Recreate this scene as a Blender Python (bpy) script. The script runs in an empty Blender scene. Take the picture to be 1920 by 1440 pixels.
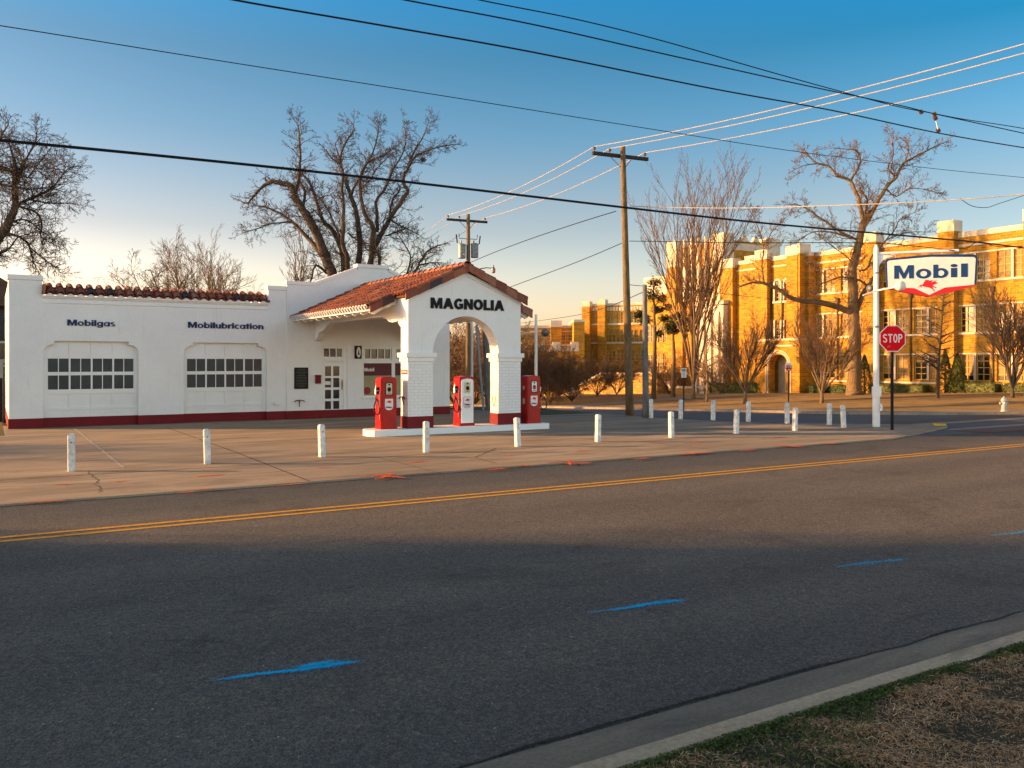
import bpy, math, random
from math import sin, cos, pi, radians, sqrt
from mathutils import Vector, Matrix
random.seed(7)
scene = bpy.context.scene
COL = scene.collection
H, F = 1.9, 1602.0            # eye height (m) and focal length in photo pixels
SF, CF = 0.5203, 0.8540       # heading of the camera
# ------------------------------------------------------------------ measuring helpers
def ray(px):
    t = (px-960)/F
    return (SF+CF*t, CF-SF*t)
def W3(px, py, d):
    r = ray(px); return Vector((r[0]*d, r[1]*d, H+(680-py)*d/F))
def gz(x, y):
    def sm(a, b, v):
        v = max(0, min(1, (v-a)/(b-a))); return v*v*(3-2*v)
    s = max(sm(19.2, 21.5, x), sm(30, 42, y))
    return -.033*max(0, min(y, 130)-17)*s + .45*sm(30.5, 52, x)*sm(10, 20, y)
def G(px, py):
    d = F*H/(py-680); return W3(px, py, d)
def onY(px, py, Y):
    r = ray(px); return W3(px, py, Y/r[1])
def onX(px, py, X):
    r = ray(px); return W3(px, py, X/r[0])
# ------------------------------------------------------------------ materials
MATS = {}
def newmat(name):
    m = bpy.data.materials.new(name); m.use_nodes = True
    nt = m.node_tree; b = nt.nodes['Principled BSDF']
    return m, nt, b
def N(nt, typ, **kw):
    n = nt.nodes.new(typ)
    for k, v in kw.items():
        if k in n.inputs: n.inputs[k].default_value = v
        else: setattr(n, k, v)
    return n
def L(nt, a, b): nt.links.new(a, b)
def c4(c): return (c[0], c[1], c[2], 1)
def ramp(nt, fac, stops):
    r = N(nt, 'ShaderNodeValToRGB'); e = r.color_ramp.elements
    while len(e) < len(stops): e.new(.5)
    for i, (p, c) in enumerate(stops):
        e[i].position = p; e[i].color = c4(c)
    L(nt, fac, r.inputs[0]); return r.outputs[0]
def mixc(nt, fac, a, b, bt='MIX'):
    m = N(nt, 'ShaderNodeMix', data_type='RGBA', blend_type=bt)
    if isinstance(fac, (int, float)): m.inputs[0].default_value = fac
    else: L(nt, fac, m.inputs[0])
    for v, i in ((a, 6), (b, 7)):
        if isinstance(v, (tuple, list)): m.inputs[i].default_value = c4(v)
        else: L(nt, v, m.inputs[i])
    return m.outputs[2]
def noise(nt, scale, detail=4, rough=.6, vec=None, dist=0):
    n = N(nt, 'ShaderNodeTexNoise'); n.inputs['Scale'].default_value = scale
    n.inputs['Detail'].default_value = detail; n.inputs['Roughness'].default_value = rough
    n.inputs['Distortion'].default_value = dist
    if vec is None:
        vec = N(nt, 'ShaderNodeNewGeometry').outputs['Position']
    L(nt, vec, n.inputs['Vector']); return n.outputs['Fac']
def bump(nt, b, h, strength=.3, dist=.01, prev=None):
    n = N(nt, 'ShaderNodeBump'); n.inputs['Strength'].default_value = strength
    n.inputs['Distance'].default_value = dist
    L(nt, h, n.inputs['Height'])
    if prev is not None: L(nt, prev, n.inputs['Normal'])
    L(nt, n.outputs[0], b.inputs['Normal']); return n.outputs[0]
def mat(name, col, rough=.6, var=.15, vscale=3, metal=0, bmp=0, bscale=60, spec=.25, col2=None):
    if name in MATS: return MATS[name]
    m, nt, b = newmat(name)
    b.inputs['Roughness'].default_value = rough; b.inputs['Metallic'].default_value = metal
    b.inputs['Specular IOR Level'].default_value = spec
    c2 = col2 or tuple(c*(1-var) for c in col)
    f = noise(nt, vscale, 5, .65)
    L(nt, ramp(nt, f, [(.35, c2), (.62, col)]), b.inputs['Base Color'])
    if bmp: bump(nt, b, noise(nt, bscale, 4, .6), bmp, .01)
    MATS[name] = m; return m
def wallvec(nt):
    g = N(nt, 'ShaderNodeNewGeometry'); s = N(nt, 'ShaderNodeSeparateXYZ'); L(nt, g.outputs['Position'], s.inputs[0])
    a = N(nt, 'ShaderNodeMath', operation='ADD'); L(nt, s.outputs[0], a.inputs[0]); L(nt, s.outputs[1], a.inputs[1])
    c = N(nt, 'ShaderNodeCombineXYZ'); L(nt, a.outputs[0], c.inputs[0]); L(nt, s.outputs[2], c.inputs[1])
    return c.outputs[0], s
def brickmat(name, c1, c2, mort, bw=.21, bh=.075, mortar=.012, rough=.8, bstr=.5, dirty=None, stucco_above=None):
    m, nt, b = newmat(name)
    v, sep = wallvec(nt)
    t = N(nt, 'ShaderNodeTexBrick'); L(nt, v, t.inputs['Vector'])
    t.inputs['Color1'].default_value = c4(c1); t.inputs['Color2'].default_value = c4(c2); t.inputs['Mortar'].default_value = c4(mort)
    t.inputs['Scale'].default_value = 1; t.inputs['Brick Width'].default_value = bw; t.inputs['Row Height'].default_value = bh
    t.inputs['Mortar Size'].default_value = mortar; t.inputs['Mortar Smooth'].default_value = .3
    col = mixc(nt, .5, t.outputs[0], ramp(nt, noise(nt, .8, 5, .7), [(.25, (.5, .5, .5) if c1[2] < .3 else (.84, .84, .83)), (.6, (1, 1, 1))]), 'MULTIPLY')
    if c1[2] > .5:
        mp4 = N(nt, 'ShaderNodeMapping'); mp4.inputs['Scale'].default_value = (1, .07, 1); L(nt, v, mp4.inputs[0])
        col = mixc(nt, .7, col, ramp(nt, noise(nt, 7, 5, .7, mp4.outputs[0]), [(.30, (.84, .83, .80)), (.42, (1, 1, 1))]), 'MULTIPLY')
    if dirty:
        col = mixc(nt, ramp(nt, noise(nt, 2.5, 6, .7), [(.55, (0, 0, 0)), (.72, (.5, .5, .5))]), col, dirty)
    col = mixc(nt, .55, col, ramp(nt, noise(nt, 16, 6, .8), [(.3, (.90, .90, .90)), (.5, (1, 1, 1)), (.72, (1.06, 1.06, 1.06))]), 'MULTIPLY')
    L(nt, col, b.inputs['Base Color']); b.inputs['Roughness'].default_value = rough; b.inputs['Specular IOR Level'].default_value = .2
    h = N(nt, 'ShaderNodeMath', operation='MULTIPLY'); L(nt, t.outputs['Fac'], h.inputs[0]); h.inputs[1].default_value = -1
    if stucco_above is not None:
        lt = N(nt, 'ShaderNodeMath', operation='LESS_THAN'); L(nt, sep.outputs[2], lt.inputs[0]); lt.inputs[1].default_value = stucco_above
        h2 = N(nt, 'ShaderNodeMath', operation='MULTIPLY'); L(nt, h.outputs[0], h2.inputs[0]); L(nt, lt.outputs[0], h2.inputs[1]); h = h2
    n1 = bump(nt, b, h.outputs[0], bstr, .012)
    bump(nt, b, noise(nt, 45, 4, .7), .25, .01, n1)
    MATS[name] = m; return m
def glassmat(name, col, rough=.06, var=.3, vs=2):
    m = mat(name, col, rough, var, vs, spec=.8); return m
WP = (.76, .76, .745)
M = {}
M['white'] = mat('white_paint', WP, .55, .07, 1.3, bmp=.15, bscale=35)
M['stucco'] = brickmat('white_stucco_brick', WP, (.755, .755, .74), (.745, .745, .73), .22, .075, .010, .6, .22, (.66, .65, .62), 2.0)
M['stucco_low'] = brickmat('white_painted_brick', WP, (.735, .735, .72), (.63, .63, .62), .22, .080, .009, .6, .35, (.62, .61, .58), 1.98)
M['stucco_gar'] = brickmat('white_garage_wall', WP, (.755, .755, .74), (.74, .74, .73), .22, .075, .010, .6, .16, (.69, .68, .66), 2.9)
M['redbase'] = mat('dark_red_paint', (.17, .006, .010), .65, .25, 2.5, bmp=.2, bscale=40)
M['pumpred'] = mat('pump_red_enamel', (.40, .004, .006), .3, .3, 6, spec=.3)
M['pumpwhite'] = mat('pump_white_enamel', (.78, .78, .76), .22, .05, 2)
M['black'] = mat('black_paint', (.006, .006, .007), .7, .2, 5)
M['rubber'] = mat('black_rubber', (.012, .012, .012), .5, .2, 5)
M['navy'] = mat('navy_blue_paint', (.003, .018, .09), .5, .15, 5)
M['cream'] = mat('cream_face', (.55, .50, .32), .35, .15, 8)
M['gold'] = mat('aged_brass', (.35, .24, .08), .45, .2, 8, metal=.6)
M['metal'] = mat('bright_metal', (.55, .55, .54), .3, .2, 8, metal=.9)
M['galv'] = mat('galvanized_metal', (.20, .21, .22), .5, .25, 10, metal=.5)
M['signred'] = mat('sign_red', (.60, .012, .02), .35, .1, 3)
M['stopred'] = mat('stop_red', (.70, .002, .012), .5, .12, 3, spec=.08)
M['signwhite'] = mat('sign_white', (.74, .70, .66), .4, .08, 2)
M['signblue'] = mat('sign_blue', (.006, .045, .16), .4, .15, 3)
M['rust'] = mat('red_brown_iron', (.13, .03, .02), .7, .3, 10)
M['pane'] = glassmat('dark_window_glass', (.018, .021, .024), .12)
M['gpane'] = mat('grey_tinted_pane', (.034, .046, .058), .25, .45, 1.5)
M['schoolpane'] = glassmat('school_window_glass', (.03, .02, .012), .12, .8, .8)
M['blind'] = mat('window_blind', (.34, .20, .06), .6, .3, 2)
M['stone'] = mat('pale_cast_stone', (.66, .56, .42), .8, .22, 1.2, bmp=.3, bscale=12)
M['frame'] = mat('cream_window_frame', (.54, .33, .08), .6, .15, 3)
M['spout'] = mat('dark_downspout', (.07, .045, .025), .6, .3, 3)
M['schoolbrick'] = brickmat('yellow_school_brick', (.52, .245, .014), (.27, .125, .008), (.48, .28, .07), .42, .15, .014, .85, .4, (.26, .15, .05))
M['stonewall'] = brickmat('tan_rough_stone', (.56, .31, .07), (.34, .19, .045), (.26, .17, .07), .55, .28, .03, .9, .8, (.22, .15, .07))
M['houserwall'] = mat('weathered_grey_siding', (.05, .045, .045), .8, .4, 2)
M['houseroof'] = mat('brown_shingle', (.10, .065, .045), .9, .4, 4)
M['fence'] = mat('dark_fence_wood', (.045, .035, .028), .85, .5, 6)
M['plaque'] = mat('black_plaque', (.008, .009, .008), .6, .3, 8)
M['pale'] = mat('pale_trim', (.52, .45, .36), .7, .2, 3)
def barkmat(name, c, c2, bs=18):
    m, nt, b = newmat(name)
    tc = N(nt, 'ShaderNodeNewGeometry'); mp = N(nt, 'ShaderNodeMapping'); mp.inputs['Scale'].default_value = (1, 1, .25)
    L(nt, tc.outputs['Position'], mp.inputs[0])
    f = noise(nt, bs, 5, .7, mp.outputs[0])
    L(nt, ramp(nt, f, [(.35, c2), (.65, c)]), b.inputs['Base Color']); b.inputs['Roughness'].default_value = .9
    bump(nt, b, f, .8, .03); MATS[name] = m; return m
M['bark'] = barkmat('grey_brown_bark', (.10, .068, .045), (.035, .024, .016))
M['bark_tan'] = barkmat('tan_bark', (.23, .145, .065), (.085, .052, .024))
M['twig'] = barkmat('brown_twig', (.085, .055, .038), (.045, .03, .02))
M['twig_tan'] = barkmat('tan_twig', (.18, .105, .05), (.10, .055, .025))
M['polewood'] = barkmat('creosote_pole_wood', (.19, .125, .05), (.075, .05, .022), 9)
M['polegrey'] = barkmat('grey_pole_wood', (.17, .17, .16), (.08, .08, .075), 9)
M['wire'] = mat('black_cable', (.01, .01, .011), .5, .2, 5)
M['wirelit'] = mat('bare_aluminium_wire', (.42, .38, .32), .5, .1, 5, metal=.1)
M['leaf'] = mat('dark_evergreen_leaf', (.055, .085, .02), .6, .5, 3)
M['leafo'] = mat('olive_evergreen_leaf', (.11, .125, .03), .6, .5, 3)
def asphalt():
    m, nt, b = newmat('asphalt'); b.inputs['Roughness'].default_value = .82
    b.inputs['Specular IOR Level'].default_value = .35
    g = N(nt, 'ShaderNodeNewGeometry'); sep = N(nt, 'ShaderNodeSeparateXYZ'); L(nt, g.outputs['Position'], sep.inputs[0])
    mp = N(nt, 'ShaderNodeMapping'); mp.inputs['Scale'].default_value = (.22, 1, 1); L(nt, g.outputs['Position'], mp.inputs[0])
    big = ramp(nt, noise(nt, .9, 6, .6, mp.outputs[0]), [(.3, (.098, .090, .079)), (.7, (.140, .128, .112))])
    # darker newer strip along the far edge
    w = N(nt, 'ShaderNodeMath', operation='MULTIPLY_ADD'); L(nt, noise(nt, .7, 3), w.inputs[0]); w.inputs[1].default_value = .5; L(nt, sep.outputs[1], w.inputs[2])
    strip = ramp(nt, N(nt, 'ShaderNodeMapRange').outputs[0], [(0, (0, 0, 0)), (1, (1, 1, 1))])
    mr = nt.nodes[-2] if nt.nodes[-2].bl_idname == 'ShaderNodeMapRange' else [n for n in nt.nodes if n.bl_idname == 'ShaderNodeMapRange'][-1]
    L(nt, w.outputs[0], mr.inputs[0]); mr.inputs[1].default_value = 11.55; mr.inputs[2].default_value = 12.1
    col = mixc(nt, strip, big, (.072, .076, .078))
    wv_ = N(nt, 'ShaderNodeTexWave', bands_direction='Y'); wv_.inputs['Scale'].default_value = .17; wv_.inputs['Distortion'].default_value = 1.2; wv_.inputs['Detail'].default_value = 3; wv_.inputs['Detail Scale'].default_value = .6; L(nt, g.outputs['Position'], wv_.inputs['Vector'])
    col = mixc(nt, .6, col, ramp(nt, wv_.outputs['Fac'], [(0, (.86, .86, .88)), (.6, (1.0, 1.0, 1.0)), (1, (1.12, 1.1, 1.07))]), 'MULTIPLY')
    st = ramp(nt, noise(nt, .55, 5, .7, dist=.6), [(.30, (.62, .62, .62)), (.44, (1, 1, 1))])
    col = mixc(nt, .9, col, st, 'MULTIPLY')
    ol = ramp(nt, noise(nt, 2.6, 5, .65, mp.outputs[0], .8), [(.26, (.35, .35, .35)), (.36, (1, 1, 1))])
    col = mixc(nt, .8, col, ol, 'MULTIPLY')
    mp3 = N(nt, 'ShaderNodeMapping'); mp3.inputs['Scale'].default_value = (.6, 1, 1); L(nt, g.outputs['Position'], mp3.inputs[0])
    drip = ramp(nt, noise(nt, 4.5, 3, .6, mp3.outputs[0]), [(.235, (.3, .3, .3)), (.29, (1, 1, 1))])
    col = mixc(nt, .85, col, drip, 'MULTIPLY')
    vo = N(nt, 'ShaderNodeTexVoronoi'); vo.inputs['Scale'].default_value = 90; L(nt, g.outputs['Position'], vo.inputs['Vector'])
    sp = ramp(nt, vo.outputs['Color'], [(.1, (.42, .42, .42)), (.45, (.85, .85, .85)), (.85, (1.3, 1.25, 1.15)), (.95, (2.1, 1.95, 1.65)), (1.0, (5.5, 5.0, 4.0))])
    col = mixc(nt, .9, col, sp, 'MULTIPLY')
    vo2 = N(nt, 'ShaderNodeTexVoronoi'); vo2.inputs['Scale'].default_value = 38; L(nt, g.outputs['Position'], vo2.inputs['Vector'])
    col = mixc(nt, .75, col, ramp(nt, vo2.outputs['Color'], [(.1, (.6, .62, .66)), (.5, (1, 1, 1)), (.92, (1.35, 1.25, 1.1)), (1.0, (2.2, 2.0, 1.8))]), 'MULTIPLY')
    L(nt, col, b.inputs['Base Color'])
    n1 = bump(nt, b, vo.outputs['Distance'], .9, .008)
    bump(nt, b, noise(nt, 28, 4, .75), .6, .012, n1)
    MATS['asphalt'] = m; return m
M['asphalt'] = asphalt()
def asphalt2():
    m, nt, b = newmat('blue_grey_asphalt'); b.inputs['Roughness'].default_value = .85
    col = ramp(nt, noise(nt, .5, 6, .6), [(.3, (.055, .06, .065)), (.7, (.085, .09, .095))])
    L(nt, col, b.inputs['Base Color']); bump(nt, b, noise(nt, 60, 4, .7), .5, .008); return m
M['asphalt2'] = asphalt2()
def concrete(name, a, bcol, dark, streak=True):
    m, nt, b = newmat(name); b.inputs['Roughness'].default_value = .85
    g = N(nt, 'ShaderNodeNewGeometry'); mp = N(nt, 'ShaderNodeMapping'); mp.inputs['Scale'].default_value = (.3, 1.3, 1); L(nt, g.outputs['Position'], mp.inputs[0])
    col = ramp(nt, noise(nt, .8, 7, .65, mp.outputs[0]), [(.3, bcol), (.68, a)])
    col = mixc(nt, ramp(nt, noise(nt, 1.2, 8, .75, mp.outputs[0], .5), [(.47, (0, 0, 0)), (.60, (.45, .45, .45)), (.72, (.9, .9, .9))]), col, dark)
    col = mixc(nt, .6, col, ramp(nt, noise(nt, 38, 5, .8), [(.3, (.5, .5, .5)), (.5, (1, 1, 1)), (.7, (1.45, 1.4, 1.35))]), 'MULTIPLY')
    L(nt, col, b.inputs['Base Color']); bump(nt, b, noise(nt, 40, 5, .7), .4, .006); return m
M['concrete'] = concrete('tan_concrete', (.36, .28, .19), (.19, .145, .092), (.08, .063, .042))
M['walkconc'] = concrete('sidewalk_concrete', (.30, .25, .19), (.20, .165, .12), (.10, .085, .065))
M['kerbconc'] = concrete('kerb_concrete', (.54, .40, .25), (.41, .30, .185), (.10, .08, .06))
M['gutter'] = concrete('gutter_concrete', (.29, .22, .145), (.19, .15, .10), (.05, .045, .04))
def lawn():
    m, nt, b = newmat('dormant_lawn'); b.inputs['Roughness'].default_value = .95
    g = N(nt, 'ShaderNodeNewGeometry'); mp = N(nt, 'ShaderNodeMapping'); mp.inputs['Scale'].default_value = (1, .5, 1); L(nt, g.outputs['Position'], mp.inputs[0])
    col = ramp(nt, noise(nt, 1.1, 8, .7, mp.outputs[0]), [(.25, (.12, .09, .03)), (.5, (.30, .19, .06)), (.75, (.46, .29, .10))])
    col = mixc(nt, .7, col, ramp(nt, noise(nt, 22, 6, .8), [(.3, (.45, .45, .45)), (.7, (1.2, 1.2, 1.2))]), 'MULTIPLY')
    L(nt, col, b.inputs['Base Color']); bump(nt, b, noise(nt, 25, 6, .8), 1, .08); return m
M['lawn'] = lawn()
M['soil'] = mat('dark_verge_soil', (.075, .052, .024), .95, .5, 9, bmp=1, bscale=60, col2=(.022, .018, .008))
M['verge'] = mat('green_brown_verge', (.085, .085, .028), .95, .4, 5, bmp=.8, bscale=40)
M['brickpave'] = brickmat('red_brick_paving', (.24, .095, .07), (.17, .065, .05), (.12, .09, .075), .2, .1, .01, .85)
M['yellow'] = mat('yellow_road_paint', (.70, .36, .015), .7, .4, 14)
M['yramp'] = mat('yellow_ramp_paint', (.55, .38, .05), .7, .3, 6)
M['orange'] = mat('orange_spray_paint', (.95, .13, .02), .8, .3, 20)
M['blue'] = mat('blue_spray_paint', (.0, .52, .88), .8, .25, 20)
M['crack'] = mat('dark_crack', (.05, .043, .034), .95, .3, 10)
M['palejoint'] = mat('pale_joint_filler', (.42, .40, .36), .9, .3, 10)
def tilemat(name='clay_tile'):
    m, nt, b = newmat(name); b.inputs['Roughness'].default_value = .7
    g = N(nt, 'ShaderNodeNewGeometry')
    c = ramp(nt, g.outputs['Random Per Island'], [(0, (.02, .016, .018)), (.10, (.06, .035, .032)), (.15, (.17, .042, .02)), (.5, (.24, .055, .021)), (.8, (.32, .10, .038)), (1, (.28, .13, .075))])
    c = mixc(nt, .8, c, ramp(nt, noise(nt, 9, 6, .7), [(.3, (.55, .5, .5)), (.7, (1.1, 1.1, 1.1))]), 'MULTIPLY')
    L(nt, c, b.inputs['Base Color']); bump(nt, b, noise(nt, 40, 4, .7), .3, .01); return m
M['tile'] = tilemat()
M['pan'] = mat('clay_pan_tile', (.10, .022, .014), .8, .4, 6)
def grassmat():
    m, nt, b = newmat('verge_grass_blades'); b.inputs['Roughness'].default_value = .8
    g = N(nt, 'ShaderNodeNewGeometry')
    c = ramp(nt, g.outputs['Random Per Island'], [(0, (.12, .06, .025)), (.35, (.42, .25, .11)), (.6, (.60, .38, .19)), (.8, (.34, .15, .06)), (1, (.75, .56, .33))])
    L(nt, c, b.inputs['Base Color']); return m
M['straw'] = grassmat()
M['clover'] = mat('green_clover', (.075, .105, .014), .7, .6, 30)
# ------------------------------------------------------------------ mesh builder
WL = {}
def wloc(o): return WL.get(o.name, Vector((0, 0, 0))) if o else Vector((0, 0, 0))
class MB:
    def __init__(s, T=None): s.v = []; s.f = []; s.T = T
    def add(s, vs, fs):
        b = len(s.v)
        if s.T: vs = [s.T(Vector(p)) for p in vs]
        s.v.extend([tuple(p) for p in vs]); s.f.extend([tuple(b+i for i in f) for f in fs])
    def box(s, x0, x1, y0, y1, z0, z1):
        v = [(x, y, z) for z in (z0, z1) for y in (y0, y1) for x in (x0, x1)]
        s.add(v, [(0, 2, 3, 1), (4, 5, 7, 6), (0, 1, 5, 4), (2, 6, 7, 3), (0, 4, 6, 2), (1, 3, 7, 5)])
        return s
    def quad(s, a, b, c, d): s.add([a, b, c, d], [(0, 1, 2, 3)])
    def tube(s, pts, rad, k=6, cap=True):
        pts = [Vector(p) for p in pts]; n = len(pts)
        if not isinstance(rad, (list, tuple)): rad = [rad]*n
        vs = []; prev = None
        for i, p in enumerate(pts):
            d = (pts[min(i+1, n-1)]-pts[max(i-1, 0)])
            d = d.normalized() if d.length > 1e-9 else Vector((0, 0, 1))
            if prev is None:
                a = Vector((0, 0, 1)) if abs(d.z) < .9 else Vector((1, 0, 0))
                u = d.cross(a).normalized()
            else:
                u = (prev-d*prev.dot(d))
                u = u.normalized() if u.length > 1e-6 else d.orthogonal().normalized()
            prev = u; w = d.cross(u)
            for j in range(k):
                a = 2*pi*j/k; vs.append(p+(u*cos(a)+w*sin(a))*rad[i])
        fs = []
        for i in range(n-1):
            for j in range(k):
                j2 = (j+1) % k
                fs.append((i*k+j, i*k+j2, (i+1)*k+j2, (i+1)*k+j))
        if cap: fs.append(tuple(range(k-1, -1, -1))); fs.append(tuple((n-1)*k+j for j in range(k)))
        s.add(vs, fs); return s
    def lathe(s, prof, c=(0, 0, 0), k=16):
        c = Vector(c); vs = []
        for r, z in prof:
            for j in range(k):
                a = 2*pi*j/k; vs.append(c+Vector((r*cos(a), r*sin(a), z)))
        n = len(prof); fs = []
        for i in range(n-1):
            for j in range(k):
                j2 = (j+1) % k; fs.append((i*k+j, i*k+j2, (i+1)*k+j2, (i+1)*k+j))
        fs.append(tuple(range(k-1, -1, -1))); fs.append(tuple((n-1)*k+j for j in range(k)))
        s.add(vs, fs); return s
    def prism(s, poly, m, d0, d1):
        """poly 2D, m(u,v,depth)->3D, extruded from d0 to d1"""
        n = len(poly)
        vs = [m(u, v, d0) for u, v in poly]+[m(u, v, d1) for u, v in poly]
        fs = [tuple(range(n)), tuple(range(2*n-1, n-1, -1))]
        for i in range(n):
            j = (i+1) % n; fs.append((i, i+n, j+n, j))
        s.add(vs, fs); return s
    def build(s, name, m, parent=None, smooth=False, loc=None):
        me = bpy.data.meshes.new(name)
        o = bpy.data.objects.new(name, me); COL.objects.link(o)
        base = Vector(loc) if loc is not None else wloc(parent)
        me.from_pydata([(a-base.x, b-base.y, c-base.z) for a, b, c in s.v], [], s.f); me.update()
        me.materials.append(m)
        if smooth:
            me.polygons.foreach_set('use_smooth', [True]*len(me.polygons))
        if parent: o.parent = parent; WL[o.name] = base
        else: o.location = base; WL[o.name] = base
        return o
def tag(o, label=None, cat=None, group=None, kind=None):
    if label: o['label'] = label
    if cat: o['category'] = cat
    if group: o['group'] = group
    if kind: o['kind'] = kind
    return o
def thing(name, loc, label, cat, group=None, rz=0):
    o = bpy.data.objects.new(name, None); COL.objects.link(o); o.location = loc
    o.rotation_euler = (0, 0, rz); WL[o.name] = Vector(loc) if rz == 0 else Vector((0, 0, 0))
    o.empty_display_size = .2
    return tag(o, label, cat, group)
KIDS = {}
def copy_tree(o, parent=None, loc=None, rz=None, label=None, scale=None):
    c = o.copy(); COL.objects.link(c)
    if parent: c.parent = parent
    if loc is not None: c.location = loc
    if rz is not None: c.rotation_euler = (0, 0, rz)
    if scale is not None: c.scale = (scale,)*3
    if label: c['label'] = label
    for ch in [x for x in COL.objects if x.parent == o]: copy_tree(ch, c)
    return c
class Fr:                       # a facade: u runs to the right as seen, n points out of the wall
    def __init__(s, o, u, n): s.o = Vector((o[0], o[1], 0)); s.u = Vector((u[0], u[1], 0)).normalized(); s.n = Vector((n[0], n[1], 0)).normalized()
    def __call__(s, u, z, n=0): p = s.o+s.u*u+s.n*n; return (p.x, p.y, z)
    def uz(s, px, py):
        r = ray(px); D = Vector((r[0], r[1], 0))
        d = s.o.dot(s.n)/D.dot(s.n)
        p = D*d; return ((p-s.o).dot(s.u), H+(680-py)*d/F)
    def box(s, mb, u0, u1, n0, n1, z0, z1):
        m = lambda a, b, c: s(a, b, c)
        mb.prism([(u0, z0), (u1, z0), (u1, z1), (u0, z1)], m, n1, n0)
def wall(fr, mb, u0, u1, z0, z1, holes, depth=.15, n=0):
    us = sorted(set([u0, u1]+[h[i] for h in holes for i in (0, 1)]))
    us = [u for u in us if u0 <= u <= u1]
    for a, b in zip(us[:-1], us[1:]):
        mid = (a+b)/2; hs = sorted([(h[2], h[3]) for h in holes if h[0] < mid < h[1]])
        z = z0
        for h0, h1 in hs+[(z1, z1)]:
            if h0 > z: mb.quad(fr(a, z, n), fr(b, z, n), fr(b, h0, n), fr(a, h0, n))
            z = max(z, h1)
    for (a, b, c, d) in [h[:4] for h in holes]:
        mb.quad(fr(a, c, n), fr(a, d, n), fr(a, d, n-depth), fr(a, c, n-depth))
        mb.quad(fr(b, d, n), fr(b, c, n), fr(b, c, n-depth), fr(b, d, n-depth))
        mb.quad(fr(a, d, n), fr(b, d, n), fr(b, d, n-depth), fr(a, d, n-depth))
        mb.quad(fr(b, c, n), fr(a, c, n), fr(a, c, n-depth), fr(b, c, n-depth))
def window(fr, parent, u0, u1, z0, z1, cols, rows, n=-.06, fw=.05, mw=.025, fm=None, pm=None, name='window', blind=0):
    mb = MB(); fr.box(mb, u0, u0+fw, n-.05, n, z0, z1); fr.box(mb, u1-fw, u1, n-.05, n, z0, z1)
    fr.box(mb, u0+fw, u1-fw, n-.05, n, z1-fw, z1); fr.box(mb, u0+fw, u1-fw, n-.05, n, z0, z0+fw)
    for i in range(1, cols):
        c = u0+(u1-u0)*i/cols; fr.box(mb, c-mw/2, c+mw/2, n-.045, n-.003, z0+fw, z1-fw)
    for j in range(1, rows):
        c = z0+(z1-z0)*j/rows; fr.box(mb, u0+fw, u1-fw, n-.04, n-.006, c-mw/2, c+mw/2)
    w = mb.build(name, fm or M['white'], parent)
    p = MB(); p.quad(fr(u0, z0, n-.052), fr(u1, z0, n-.052), fr(u1, z1, n-.052), fr(u0, z1, n-.052)); p.build('pane', pm or M['pane'], w)
    if blind > 0:
        zb = z1-(z1-z0)*blind
        b = MB(); fr.box(b, u0+.06, u1-.06, n-.05, n-.047, zb, z1-.06); b.build('blind', M['blind'], w)
    return w
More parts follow.
